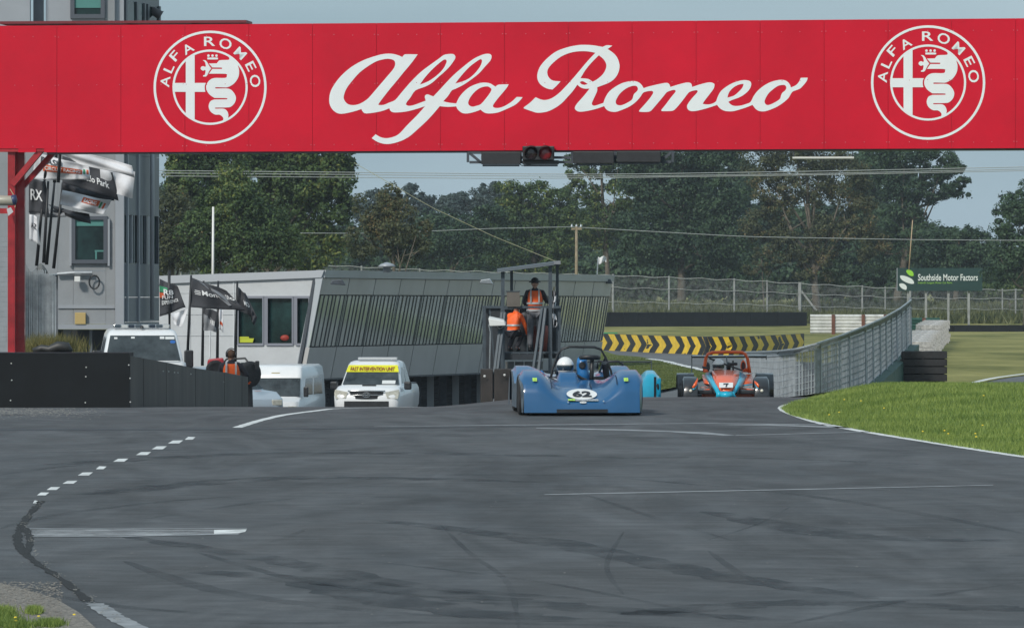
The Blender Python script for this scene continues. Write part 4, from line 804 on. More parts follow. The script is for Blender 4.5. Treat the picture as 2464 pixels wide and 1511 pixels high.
tree('tall broad green tree rising behind the white end of the pit building', 300, [(470,350,75,70),(560,330,85,80),(660,320,90,80),(760,350,75,80),(800,430,60,60),(790,500,60,55),(720,430,90,80),(600,420,110,80),(480,440,80,60),(640,520,120,80),(520,540,90,80),(760,590,80,60),(440,400,50,50),(830,395,32,40)], 30000, .30, 'green', 640, gap=.33, tw=.5)
tree('low dark reddish tree squeezed against the control tower', 280, [(400,520,60,70),(440,590,70,60),(395,600,50,60)], 6000, .26, 'olive', 415, gap=.15)
tree('rounded pale green tree in front of the tall left tree', 272, [(560,480,80,75),(510,560,80,70),(610,560,100,80),(680,590,60,55),(560,620,110,50)], 11000, .24, 'green', 580, gap=.1)
tree('thin brownish tree with bare limbs right of the tall left tree', 290, [(900,500,55,50),(950,530,70,60),(880,580,60,50),(980,590,60,50),(930,480,45,35),(1010,560,35,40)], 5200, .22, 'olive', 955, barkp, gap=.55, tw=.16)
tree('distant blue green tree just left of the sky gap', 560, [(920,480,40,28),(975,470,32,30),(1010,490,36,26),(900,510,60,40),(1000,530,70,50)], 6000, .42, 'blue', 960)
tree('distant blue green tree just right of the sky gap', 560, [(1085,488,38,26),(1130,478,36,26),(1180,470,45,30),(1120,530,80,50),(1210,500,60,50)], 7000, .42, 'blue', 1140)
tree('smooth mid green tree low under the sky gap', 430, [(1060,560,80,60),(1130,590,80,60),(1010,610,70,50),(1170,540,60,50)], 8000, .33, 'deep', 1080)
tree('rounded green tree right of the sky gap with feathery top', 440, [(1230,465,42,38),(1290,470,48,42),(1340,500,50,50),(1250,530,70,55),(1330,570,70,60),(1215,590,60,60),(1300,620,80,50)], 11000, .33, 'green', 1290, gap=.25)
tree('tall open tree with sky showing through behind the wooden pole', 450, [(1390,400,34,40),(1440,385,50,45),(1490,400,40,45),(1400,460,40,45),(1470,480,50,40),(1440,540,70,55),(1510,470,45,60)], 7500, .32, 'green', 1465, barkp, gap=.62, tw=.3)
tree('tall dense dark tree in the middle of the wood', 440, [(1560,380,65,60),(1640,360,75,70),(1720,380,70,70),(1600,460,90,70),(1700,480,90,80),(1560,560,90,80),(1660,590,110,80),(1760,570,70,80),(1540,430,50,50)], 22000, .34, 'deep', 1640, gap=.22, tw=.45)
tree('very tall sparse tree with pale forked limbs right of centre', 425, [(1830,370,60,55),(1900,350,70,60),(1980,370,70,60),(1850,450,60,45),(1950,450,70,50),(2040,440,60,60),(1840,540,50,50),(1900,590,60,45),(1990,560,60,60),(2060,520,50,60),(2090,590,50,50),(1960,640,60,35),(1870,500,40,40)], 19000, .29, 'olive', 1965, barkp, gap=.52, tw=.42)
tree('tall dark tree whose ragged right edge stands against the sky', 460, [(2110,380,60,50),(2180,360,70,50),(2240,390,60,45),(2290,430,45,42),(2240,460,60,32),(2170,450,60,50),(2320,462,18,16),(2285,400,30,26),(2170,530,60,50),(2230,570,60,45),(2120,600,60,60)], 15000, .33, 'deep', 2160, gap=.4, tw=.45)
tree('low rounded tree between the ragged tree and the sky at the right', 440, [(2240,600,60,50),(2300,580,50,38),(2360,590,45,40),(2330,640,90,50)], 7000, .32, 'deep', 2300, gap=.1)
tree('dark glossy tree at the right edge of the view', 380, [(2440,530,50,66),(2480,500,60,60),(2460,610,70,60),(2410,640,50,50),(2540,560,70,90)], 9000, .3, 'deep', 2470, gap=.08)
tree('small bright green bush beside the back fence', 428, [(2000,672,28,26),(1985,690,24,18),(2020,690,24,18)], 1600, .2, 'bright', 2003, group='bushes along the back fence', nm='bush', tw=.08)
tree('loose flowering hedge bush right of the green sign', 428, [(2400,695,45,26),(2450,700,45,28),(2360,705,40,22),(2500,700,40,30)], 3000, .2, 'green', 2430, group='bushes along the back fence', nm='bush', tw=.08)
tree('thin small tree with bare stem under the tall dark tree', 430, [(1830,620,28,24),(1860,640,24,20),(1810,645,24,18)], 1200, .2, 'olive', 1838, barkp, gap=.3, tw=.08)
o = crown([(x, 690+8*math.sin(x), 60, 42) for x in range(380,2560,40)]+[(x, 650+14*math.sin(x*1.3), 60, 45) for x in range(380,2560,50)], 470, 60000, .62, TM['deep'], None, name='woodland_understorey', kind='stuff'); tag(o, 'dark shrubby understorey filling the foot of the wood', 'undergrowth')
o = crown([(x, 600+14*math.sin(x*.7), 75, 60) for x in range(380,2300,50)]+[(x, 650, 75, 60) for x in range(380,2560,60)]+[(x, 540, 70, 50) for x in range(1250,2200,60)]+[(x, 450, 70, 80) for x in (1580,1640,1700,1760,2090,2140,450,520,600,700,780)], 540, 85000, .85, TM['deep'], None, name='woodland_mass', kind='stuff'); tag(o, 'darker wood massed behind the nearer trees', 'woodland')
pts = []
for _ in range(30000):
    x = random.uniform(1440,2480); Z = random.uniform(416,440); X = (x-CX)/FP*Z; pts.append((X, Z, hgt(X,Z)-.05))
tag(blades('bank_grass', pts, .3, 1.1, .09, leafmat('bank_blades', (.045,.065,.022), (.16,.17,.07), cl=.25)), 'rough long grass on the bank behind the catch fence', 'grass')
pts = []
for _ in range(9000):
    px = random.choice([random.gauss(138,28), random.gauss(100,25)]); X, Z = pxx(px, random.uniform(101,106)); pts.append((X, Z, P(0, 860-random.random()*30, Z).z))
tag(blades('weeds', pts, .05, .32, .006, leafmat('weed_blades', (.07,.08,.025), (.28,.24,.09), cl=2)), 'straggly weeds growing behind the black barrier by the tower', 'weeds')
# grey mesh fence covered in ivy behind the red post
vf = empty('mesh_fence', (0,0,0), label='grey overgrown mesh fence between the red post and the tower', cat='fence')
MB().grid(lambda u, v: P(62+72*u, (636+14*math.sin(u*9)+22*u)*(1-v)+860*v, 104)+Vector((0,.1*math.sin(u*20),0)), 20, 20).build('netting', netmat('old_netting', (.15,.155,.15), .55, .95, 14, (1,1,.35)), vf)
b = MB()
for i in range(30): x = 62+i*2.5; b.beam(P(x, 640+i*.8+random.uniform(-6,4), 103.9), P(x+random.uniform(-1,1), 860, 103.9), .012)
b.build('wire', wir, vf, kind='stuff')
vg = empty('wire_gate', (0,0,0), label='grey wire panel left of the red post', cat='fence'); b = MB()
for i in range(14): b.beam(P(-40+i*5, 570, 103), P(-40+i*5, 860, 103), .012)
for i in range(24): b.beam(P(-40, 570+i*12, 103), P(24, 570+i*12, 103), .012)
b.build('wire', wir, vg, kind='stuff')
for x in (-10, 23): MB().beam(P(x,560,103), P(x,870,103), .05).build('post', M['dark'], vg)
hb = empty('rubber_hose', (0,0,0), label='black rubber hose bundle lying on top of the black barrier', cat='hose'); MB().tube([P(80,845,80), P(100,838,80), P(118,842,80), P(140,834,80), P(160,836,80), P(172,847,80)], [.05,.06,.07,.09,.09,.04], 10).build('tube', mat('hose_black', (.03,.03,.03), .5), hb, smooth=True)
# ------------------------------------------------------------------ people
skin = mat('skin', (.42,.24,.17), .55); hv = mat('hi_vis_orange', (.95,.13,.012), .6, var=.12, vs=9, bump=.3, bs=12); refl = mat('reflective_tape', (.42,.43,.44), .4); navy = mat('dark_cloth', (.022,.022,.03), .85, var=.3, vs=10, bump=.4, bs=15); jean = mat('grey_trousers', (.12,.125,.14), .85, var=.25, vs=8, bump=.4, bs=12)
def skinned(name, verts, edges, radii, m, par, sub=2, flat=1.0):
    me = bpy.data.meshes.new('t'); me.from_pydata([tuple(v) for v in verts], edges, []); o = bpy.data.objects.new('t', me); COL.objects.link(o)
    sm = o.modifiers.new('s', 'SKIN'); sm.use_smooth_shade = True
    if not me.skin_vertices: raise RuntimeError('no skin layer')
    for i, r in enumerate(radii): me.skin_vertices[0].data[i].radius = (r, r*flat) if not isinstance(r, tuple) else r
    me.skin_vertices[0].data[0].use_root = True
    su = o.modifiers.new('u', 'SUBSURF'); su.levels = sub; su.render_levels = sub
    dg = bpy.context.evaluated_depsgraph_get(); dg.update(); r = bpy.data.meshes.new_from_object(o.evaluated_get(dg)); bpy.data.objects.remove(o); bpy.data.meshes.remove(me)
    r.name = name; r.materials.clear(); r.materials.append(m); res = bpy.data.objects.new(name, r); COL.objects.link(res); res.parent = par; return res
def person(loc, rz, lab, J, top, legs_m, head_m, vest=True, hat=None, long=True, hair=None, gloves=None, s=1.0, face=1):
    # J: dict of joints in metres, origin between the feet, facing +Y
    o = empty('person', loc, rz, lab, 'person'); o.scale = (s, s, s)
    j = {k: Vector(v) for k, v in J.items()}
    V = [j['pelvis'], j['waist'], j['chest'], j['neck'], j['neck']+(j['head']-j['neck'])*.45]; E = [(0,1),(1,2),(2,3),(3,4)]; RR = [(.155,.12),(.14,.11),(.17,.125),(.065,.065),(.06,.06)]
    for sd in 'lr':
        k = len(V); V += [j['sh'+sd], j['el'+sd], j['wr'+sd]]; E += [(2,k),(k,k+1),(k+1,k+2)]; RR += [(.075,.075),(.055,.055),(.035,.035)]
        k = len(V); V += [j['hip'+sd], j['kn'+sd], j['an'+sd], j['an'+sd]+Vector(J.get('toe', (0,.16,-.04)))]; E += [(0,k),(k,k+1),(k+1,k+2),(k+2,k+3)]; RR += [(.095,.1),(.066,.07),(.048,.05),(.04,.035)]
    body = skinned('body', V, E, RR, top, o)
    # trousers over the legs
    V = [j['pelvis']+Vector((0,0,.06))]; E = []; RR = [(.165,.13)]
    for sd in 'lr': k = len(V); V += [j['hip'+sd], j['kn'+sd], j['an'+sd]+Vector((0,0,.03))]; E += [(0,k),(k,k+1),(k+1,k+2)]; RR += [(.108,.112),(.08,.084),(.066,.068)]
    skinned('trousers', V, E, RR, legs_m, o)
    if vest:
        skinned('vest', [j['waist']+Vector((0,0,-.16)), j['waist'], j['chest'], j['chest'].lerp(j['neck'], .55), j['shl']*.85+j['chest']*.15+Vector((0,0,.03)), j['shr']*.85+j['chest']*.15+Vector((0,0,.03))], [(0,1),(1,2),(2,3),(2,4),(2,5)], [(.19,.155),(.185,.15),(.235,.175),(.15,.12),(.13,.115),(.13,.115)], hv, o, 2)
        up = (j['chest']-j['waist']).normalized()
        for t in (-.09, .05): b = MB(); c0 = j['waist']+up*t; b.lathe(c0, up, [(.01,-.025),(1,-.025),(1,.025),(.01,.025)], 24); 
        for t in (-.11, .06):
            c0 = j['waist']+up*t; ring = []
            for z in (-.024, .024): ring.append([c0+up*z+Vector((.206*math.cos(a), .170*math.sin(a), 0)) for a in [i*math.pi/12 for i in range(24)]])
            MB().loft(ring, cap=False).build('tape', refl, o, smooth=True)
        for sx in (-1, 1): MB().loft([[Vector((sx*.10+dx, y, z)) for dx in (-.02,.02)] for y, z in ((-.172,j['waist'].z+.08),(-.195,j['chest'].z-.05),(-.185,j['chest'].z+.09),(-.11,j['chest'].z+.17))], cap=False, closed=False).build('tape', refl, o) if abs(j['waist'].y) < .05 else None
    h = j['head']; f = Vector((0, face, 0))
    hd = MB(); hd.ball(h, (.077,.095,.115), 16, 12); hd.tube([h+Vector((0,-.01,-.08)), j['neck']], [.055,.06], 10); hd.cbox(h+f*.1+Vector((0,0,-.01)), (.025,.03,.04)); hd.ball(h+Vector((.078,0,-.01)), (.012,.02,.03), 8, 5); hd.ball(h+Vector((-.078,0,-.01)), (.012,.02,.03), 8, 5); hd.build('head', skin, o, smooth=True)
    e = MB(); [e.ball(h+f*.09+Vector((sx*.03,0,.015)), .011, 8, 5) for sx in (-1,1)]; e.cbox(h+f*.093+Vector((0,0,-.05)), (.045,.008,.01)); e.build('face_features', M['dark'], o)
    if hair: b = MB(); b.ball(h+Vector((0,-f.y*.02,.03)), (.092,.1,.105), 16, 10); b.build('hair', hair, o, smooth=True)
    if hat: b = MB(); b.ball(h+Vector((0,0,.05)), (.1,.11,.095), 16, 8); b.lathe(h+Vector((0,0,.03)), (0,0,1), [(.1,0),(.15,-.01),(.15,.005),(.1,.03)], 18); b.build('hat', hat, o, smooth=True)
    for sd in 'lr':
        w = j['wr'+sd]; d = (w-j['el'+sd]).normalized(); side_ = d.cross(Vector((0,1,0.01))).normalized(); nrm = side_.cross(d).normalized(); p_ = w+d*.085
        V = [w, p_]; E = [(0,1)]; RR = [(.026,.03),(.028,.042)]
        for q in range(4):
            b0 = w+d*.05+side_*(q-1.5)*.018; l_ = (.072,.08,.076,.06)[q]; k = len(V); V += [b0+d*.05, b0+d*(.05+l_*.5)+nrm*.01, b0+d*(.05+l_*.8)+nrm*.035]; E += [(1,k),(k,k+1),(k+1,k+2)]; RR += [.0095,.009,.008]
        k = len(V); V += [w+d*.03+side_*.042, w+d*.07+side_*.058+nrm*.012]; E += [(0,k),(k,k+1)]; RR += [.011,.009]
        skinned('hand', V, E, RR, gloves or skin, o, 1)
    b = MB()
    for sd in 'lr': a_ = j['an'+sd]; b.ball(a_+Vector((0,.07,-.035)), (.052,.14,.045), 12, 6); b.tube([a_+Vector((0,0,-.03)), a_+Vector((0,0,.05))], .052, 10)
    b.build('boots', M['black'], o, smooth=True)
    return o
STAND = dict(pelvis=(0,0,.93), waist=(0,0,1.10), chest=(0,.0,1.34), neck=(0,.0,1.50), head=(0,.03,1.645), shl=(-.19,0,1.42), shr=(.19,0,1.42), ell=(-.25,.10,1.15), elr=(.30,.12,1.18), wrl=(-.16,.33,1.05), wrr=(.36,.34,1.28), hipl=(-.1,0,.9), hipr=(.1,0,.9), knl=(-.11,.02,.5), knr=(.12,.02,.5), anl=(-.12,0,.08), anr=(.13,0,.08))
ZM = 124; fl_z = P(0,845,ZM).z
pp = P(1287,845,ZM+.7); person((pp.x, pp.y, fl_z), 0, 'marshal in orange vest and black hat standing on the platform, back to us', STAND, navy, jean, skin, hat=M['black'], gloves=M['black'])
# second marshal, orange jacket, crouched at the side of the platform
J2 = dict(STAND, pelvis=(0,0,.52), waist=(0,.08,.66), chest=(.02,.16,.90), neck=(.02,.2,1.04), head=(.0,.24,1.17), shl=(-.17,.16,.98), shr=(.2,.16,.96), ell=(-.2,.3,.75), elr=(.3,.2,.70), wrl=(-.1,.45,.6), wrr=(.28,.36,.45), hipl=(-.1,0,.5), hipr=(.1,0,.5), knl=(-.13,.34,.46), knr=(.13,.34,.46), anl=(-.12,.05,.08), anr=(.12,.05,.08))
pp = P(1232,845,ZM+.75); person((pp.x, pp.y, fl_z-.02), -.5, 'marshal in orange jacket crouching at the left of the platform behind the lamp', J2, hv, navy, skin, hat=M['black'], s=.9)
# marshal behind the black barrier
pp = P(556,0,107); person((pp.x, pp.y, P(0,848,107).z-1.70), .06, 'marshal in orange vest standing behind the low end of the black barrier', dict(STAND, elr=(.34,.02,1.2), wrr=(.36,.26,1.08), head=(0,.05,1.63)), navy, navy, skin, hair=mat('brown_hair', (.09,.045,.025), .8, var=.4, vs=20, bump=.8, bs=40), gloves=hv)
for ob in list(bpy.data.objects):
    pass
b = MB(); b.lathe(P(556.5,853,107), (1,0,0), [(.05,-.115),(.06,-.1),(.05,-.075)], 12); b.lathe(P(556.5,853,107), (1,0,0), [(.05,.115),(.06,.1),(.05,.075)], 12); q = P(556.5,853,107); b.tube([q+Vector((.11*math.cos(t),0,.13*math.sin(t))) for t in [i*math.pi/10 for i in range(11)]], .012, 6)
tag(b.build('ear_defenders', M['black'], smooth=True), 'black ear defenders on the head of the marshal by the barrier', 'ear defenders')
# ------------------------------------------------------------------ marshal stand
ms_ = empty('marshal_stand', (0,0,0), label='dark steel marshal platform with sloping roof beside the track', cat='marshal stand')
stl = mat('stand_steel', (.06,.078,.095), .5, .2, .2, 4); stp = mat('stand_panel', (.028,.034,.042), .55, .1, .3, 2)
gq = hgt(.2,124)-.15
def sbeam(x0, y0, z0, x1, y1, z1, w, nm='post', m=stl, h=None): return MB().beam(P(x0,y0,ZM+z0), P(x1,y1,ZM+z1), w, h).build(nm, m, ms_)
def spost(x, yt, dz, w=.07, yb=None): a = P(x,yt,ZM+dz); return MB().beam(a, (a.x, a.y, P(0,yb,ZM).z if yb else gq), w).build('post', stl, ms_)
spost(1210,652,0,.09); spost(1231,650,1.3,.07,740); spost(1324,634,0,.09); spost(1341,632,1.3,.07)
spost(1165,738,0,.08); spost(1346,738,.1,.07)
MB().slab([P(1196,648,ZM-.2), P(1348,628,ZM-.2), P(1348,636,ZM-.2), P(1196,656,ZM-.2)], (0,1.9,.02)).build('roof', mat('roof_steel', (.14,.165,.19), .45, .3), ms_)
MB().slab([P(1333,628,ZM-.25), P(1349,627.5,ZM-.25), P(1349,636,ZM-.25), P(1333,636,ZM-.25)], (0,.05,0)).build('roof_end_plate', M['steel'], ms_)
sbeam(1160,739,0,1350,739,0,.06,'rail'); sbeam(1160,739,1.5,1350,739,1.5,.05,'rail'); sbeam(1165,739,0,1165,739,1.5,.05,'rail'); sbeam(1346,739,0,1346,739,1.5,.05,'rail')
MB().slab([P(1163,890,ZM+1.55), P(1205,890,ZM+1.55), P(1205,741,ZM+1.55), P(1163,741,ZM+1.55)], (0,.04,0)).build('side_panel', stp, ms_)
for i in range(7): a = 1212+i*19; MB().slab([P(a,862,ZM+1.6), P(a+18,862,ZM+1.6), P(a+18,742,ZM+1.6), P(a,742,ZM+1.6)], (0,.04,0)).build('back_panel', stp, ms_)
MB().slab([P(1208,847,ZM+.05), P(1348,847,ZM+.05), P(1348,851,ZM+.05), P(1208,851,ZM+.05)], (0,1.5,0)).build('deck', stl, ms_)
MB().slab([P(1208,852,ZM+.03), P(1300,852,ZM+.03), P(1300,866,ZM+.03), P(1208,866,ZM+.03)], (0,.05,0)).build('toe_board', stp, ms_)
for i in range(4): a = 1216+i*23; MB().slab([P(a,870,ZM+.3), P(a+21,870,ZM+.3), P(a+21,888,ZM+.3), P(a,888,ZM+.3)], (0,.05,0)).build('skirt_panel', mat('skirt_grey', (.17,.18,.18), .6, var=.15), ms_)
for x0, x1 in ((1208,1190),(1215,1197),(1305,1283),(1313,1296)): sbeam(x0,752 if x0 < 1300 else 742,-.1,x1,895,-.5,.06,'brace')
for y in (765,790,815,840,865,885): t = (y-752)/143; sbeam(1208-18*t,y,-.1-.4*t,1215-18*t,y,-.1-.4*t,.03,'rung')
sbeam(1208,742,.9,1255,742,.9,.05,'rail'); sbeam(1178,740,.05,1191,890,.05,.04,'brace')
MB().slab([P(1215,890,ZM-.1), P(1300,890,ZM-.1), P(1300,893,ZM-.1), P(1215,893,ZM-.1)], (0,.5,0)).build('lower_rail', stl, ms_)
o = empty('notice_board', (0,0,0), label='plain brown grey board fixed on the marshal stand rail', cat='board'); bq = mat('board_brown', (.12,.105,.09), .7, var=.15, vs=5)
MB().slab([P(1219,702,ZM-.12), P(1250,702,ZM-.12), P(1252,738,ZM-.12), P(1219,738,ZM-.12)], (0,.05,0)).build('panel', bq, o); MB().slab([P(1217,700,ZM-.13), P(1252,700,ZM-.13), P(1252,702.5,ZM-.13), P(1217,702.5,ZM-.13)], (0,.07,0)).build('frame', stl, o)
o = empty('floodlight', (0,0,0), label='white box floodlight bracketed on the left of the marshal stand', cat='floodlight'); wf = mat('lamp_white2', (.72,.73,.72), .4)
MB().hexa([P(1178,785,ZM-.5), P(1217,784,ZM-.5), P(1219,776,ZM-.2), P(1178,778,ZM-.2)], [P(1175,766,ZM-.5), P(1214,772,ZM-.5), P(1212,768,ZM-.2), P(1177,760,ZM-.2)]).build('housing', wf, o, bevel=.02)
MB().tube([P(1176,780,ZM-.3), P(1180,800,ZM-.3), P(1177,950,ZM-.3)], .02, 6).build('bracket', M['chrome'], o); MB().tube([P(1196,786,ZM-.3), P(1203,791,ZM-.3), P(1212,786,ZM-.3)], .015, 6).build('handle', M['chrome'], o)
# chequered flag held by the marshal
cfl = empty('chequered_flag', (0,0,0), label='rolled chequered flag held out at the right post of the stand', cat='flag'); ck = bpy.data.materials.new('chequers'); ck.use_nodes = True; t_ = ck.node_tree
c1 = N(t_, 'ShaderNodeTexChecker'); c1.inputs['Scale'].default_value = 7; c1.inputs['Color1'].default_value = (.02,.02,.025,1); c1.inputs['Color2'].default_value = (.6,.62,.66,1); tg = N(t_, 'ShaderNodeTexCoord'); t_.links.new(tg.outputs['Object'], c1.inputs[0]); t_.links.new(c1.outputs[0], t_.nodes['Principled BSDF'].inputs[0])
MB().tube([P(1320,735,ZM+.2), P(1331,704,ZM+.1), P(1334,690,ZM+.1)], .018, 6).build('stick', mat('pale_wood', (.5,.4,.25), .6), cfl)
MB().grid(lambda u, v: P(1327+9*u+3*v+2*math.sin(v*9), 700+88*v, ZM+.05)+Vector((0,.08*math.sin(u*5+v*6),0)), 5, 16).build('cloth', ck, cfl, smooth=True, solid=.01)
o = empty('red_bucket', (0,0,0), label='dark red drum beside the standing marshal', cat='drum'); MB().lathe(P(1300,845,ZM+1.0), (0,0,1), [(.16,0),(.2,.45),(.19,.62),(.05,.64)], 16).build('shell', mat('rust_red', (.20,.035,.02), .6), o, smooth=True)
o = empty('kit_bag', (0,0,0), label='grey crumpled bags and coats hung at the back of the platform', cat='bag'); b = MB(); [b.ball(P(x,y,ZM+1.4), (r_,.12,r_*1.4), 10, 8) for x, y, r_ in ((1263,770,.14),(1275,775,.12),(1285,765,.13),(1270,792,.12),(1258,790,.1))]; b.build('cloth', mat('bag_grey', (.13,.13,.135), .8, var=.3, vs=6, bump=.8, bs=8), o, smooth=True)
bts = empty('tyre_bale', (0,0,0), label='dark brown belted tyre bale under the left of the marshal stand', cat='tyre bale'); bm_ = mat('bale_brown', (.026,.021,.019), .6, var=.6, vs=2.5, bump=.4, bs=3)
for x0, x1 in ((1156,1188),(1189,1238),(1239,1290)): q0, q1 = P(x0,0,121.5), P(x1,0,121.5); MB().box((q0.x,121.5,-1.3),(q1.x-.02,122.3,P(0,888,121.5).z)).build('belt_panel', bm_, bts, bevel=.015)
b = MB(); [b.lathe(P(x,y,121.4), (0,-1,0), [(.03,0),(.02,.01)], 8) for x, y in ((1166,905),(1214,902),(1262,905))]; b.build('bolt', MATS['pale_bolt'], bts)
# ------------------------------------------------------------------ flags
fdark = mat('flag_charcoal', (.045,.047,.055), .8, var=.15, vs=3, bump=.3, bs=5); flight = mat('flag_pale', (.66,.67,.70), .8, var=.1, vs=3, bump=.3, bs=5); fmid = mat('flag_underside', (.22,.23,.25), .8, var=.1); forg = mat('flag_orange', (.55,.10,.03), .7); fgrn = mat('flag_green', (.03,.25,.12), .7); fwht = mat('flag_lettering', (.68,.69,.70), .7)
def flag(lab, Z, pole_, corners, m, texts=(), patches=(), amp=.06, ph=0, poleR=.03, extra=(), group=None):
    o = empty('flag', (0,0,0), label=lab, cat='flag', group=group)
    if pole_: (x0,y0),(x1,y1) = pole_; MB().tube([P(x0,y0,Z), P(x1,y1,Z)], [poleR*1.2, poleR*.8], 8).build('pole', M['black'], o, smooth=True)
    def F(u, v, off=0, cs=corners):
        tl, tr, br, bl = cs; x = (tl[0]*(1-u)+tr[0]*u)*(1-v)+(bl[0]*(1-u)+br[0]*u)*v; y = (tl[1]*(1-u)+tr[1]*u)*(1-v)+(bl[1]*(1-u)+br[1]*u)*v
        y += 2.2*math.sin(u*6+ph)*u; return P(x, y, Z)+Vector((0, -off+amp*math.sin(u*9+v*3+ph)*min(1,u*3)+amp*.5*math.sin(u*4-v*7), 0))
    MB().grid(lambda u, v: F(u, v), 22, 12).build('cloth', m, o, smooth=True, solid=.004)
    for cs, m2 in extra: MB().grid(lambda u, v: F(u, v, .03, cs), 14, 8).build('cloth', m2, o, smooth=True)
    for (u0,v0,u1,v1,m2) in patches: MB().grid(lambda u, v: F(u0+(u1-u0)*u, v0+(v1-v0)*v, .015), 10, 4).build('printed_band', m2, o, smooth=True)
    for (tx,u0,v0,u1,v1,m2) in texts: lettering(tx, lambda u, v: F(u0+(u1-u0)*u, v1+(v0-v1)*v, .035), m2, o, bold=.02)
    return o
Zf = 106; gp = 'flags flying beside the control tower'
flag('white flag with CIRCUIT RACING on an orange band', Zf, ((107,434),(128,300)), [(84,366),(214,402),(219,435),(78,431)], flight, [('DASH',.12,.1,.5,.36,fdark),('CIRCUIT RACING',.2,.44,.83,.60,fwht)], [(.17,.38,.86,.66,forg),(.88,.3,.92,.62,fgrn),(.94,.28,.98,.6,forg)], group=gp)
flag('charcoal flag reading llo Park with a white torn tip', Zf+.8, ((131,440),(140,300)), [(150,376),(272,414),(285,481),(150,440)], fdark, [('Mondello Park',.14,.42,.88,.66,fwht)], [], ph=2, extra=[([(240,392),(326,412),(318,476),(244,460)], flight)], amp=.07, group=gp)
flag('pale flag folded over the top of the charcoal one', Zf-.5, ((140,440),(150,290)), [(120,348),(318,398),(324,426),(190,396)], flight, ph=1, group=gp)
flag('charcoal flag lettered RX nearest the red post', Zf+.3, ((88,640),(107,434)), [(70,430),(110,436),(118,515),(69,512)], fdark, [('RX',.1,.3,.75,.62,fwht)], ph=3, amp=.03, group=gp)
flag('lower white flag with orange RACING lettering', Zf+.6, ((112,637),(131,440)), [(150,458),(268,483),(248,518),(144,492)], flight, [('RACING',.48,.22,.75,.45,fwht)], [(.44,.14,.8,.5,forg),(.82,.2,.86,.6,fgrn),(.89,.25,.93,.62,forg)], ph=4, group=gp)
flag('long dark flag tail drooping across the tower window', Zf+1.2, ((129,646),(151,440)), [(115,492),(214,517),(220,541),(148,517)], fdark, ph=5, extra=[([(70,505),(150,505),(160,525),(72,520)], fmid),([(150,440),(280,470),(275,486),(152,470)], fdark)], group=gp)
flag('pale flag hanging low beside the red post', Zf+.2, ((105,633),(116,436)), [(70,516),(89,520),(97,590),(71,577)], flight, [('AZ',.2,.3,.8,.5,fdark)], ph=2, amp=.03, group=gp)
Zg = 119; gp2 = 'flags in front of the white end wall'
flag('dark flag with green and orange corner nearest the tower', Zg, ((407,650),(408,800)), [(384,671),(428,690),(447,740),(384,762)], fdark, [('R8',.2,.24,.66,.42,fwht),('FUN',.12,.44,.6,.54,fwht),('EXPERIENCE',.1,.58,.8,.70,fwht)], [(.0,.18,.4,.34,fgrn),(.0,.36,.26,.5,forg)], amp=.04, extra=[([(412,755),(452,745),(438,789),(420,780)], flight)], group=gp2)
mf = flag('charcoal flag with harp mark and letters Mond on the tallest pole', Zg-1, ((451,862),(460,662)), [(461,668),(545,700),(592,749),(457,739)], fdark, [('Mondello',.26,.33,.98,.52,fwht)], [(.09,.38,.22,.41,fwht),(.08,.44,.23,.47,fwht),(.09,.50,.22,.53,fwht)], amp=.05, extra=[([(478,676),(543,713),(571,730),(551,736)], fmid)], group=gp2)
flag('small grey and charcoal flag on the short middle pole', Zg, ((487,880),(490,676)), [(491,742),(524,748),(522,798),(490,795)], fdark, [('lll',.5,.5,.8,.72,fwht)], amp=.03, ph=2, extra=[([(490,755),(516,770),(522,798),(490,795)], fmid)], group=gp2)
flag('ragged pale flag on the pole behind the middle one', Zg+1, ((523,862),(525,676)), [(525,738),(537,748),(537,800),(526,790)], flight, [], [(.3,.6,.9,.75,forg)], amp=.03, ph=1, group=gp2)
flag('narrow furled charcoal flag in front of the left window', Zg-.5, ((566,870),(571,677)), [(571,689),(590,706),(619,765),(569,746)], fdark, [('MO',.5,.4,.85,.62,fwht)], amp=.05, ph=4, extra=[([(605,745),(619,765),(612,785),(604,768)], fdark)], group=gp2)
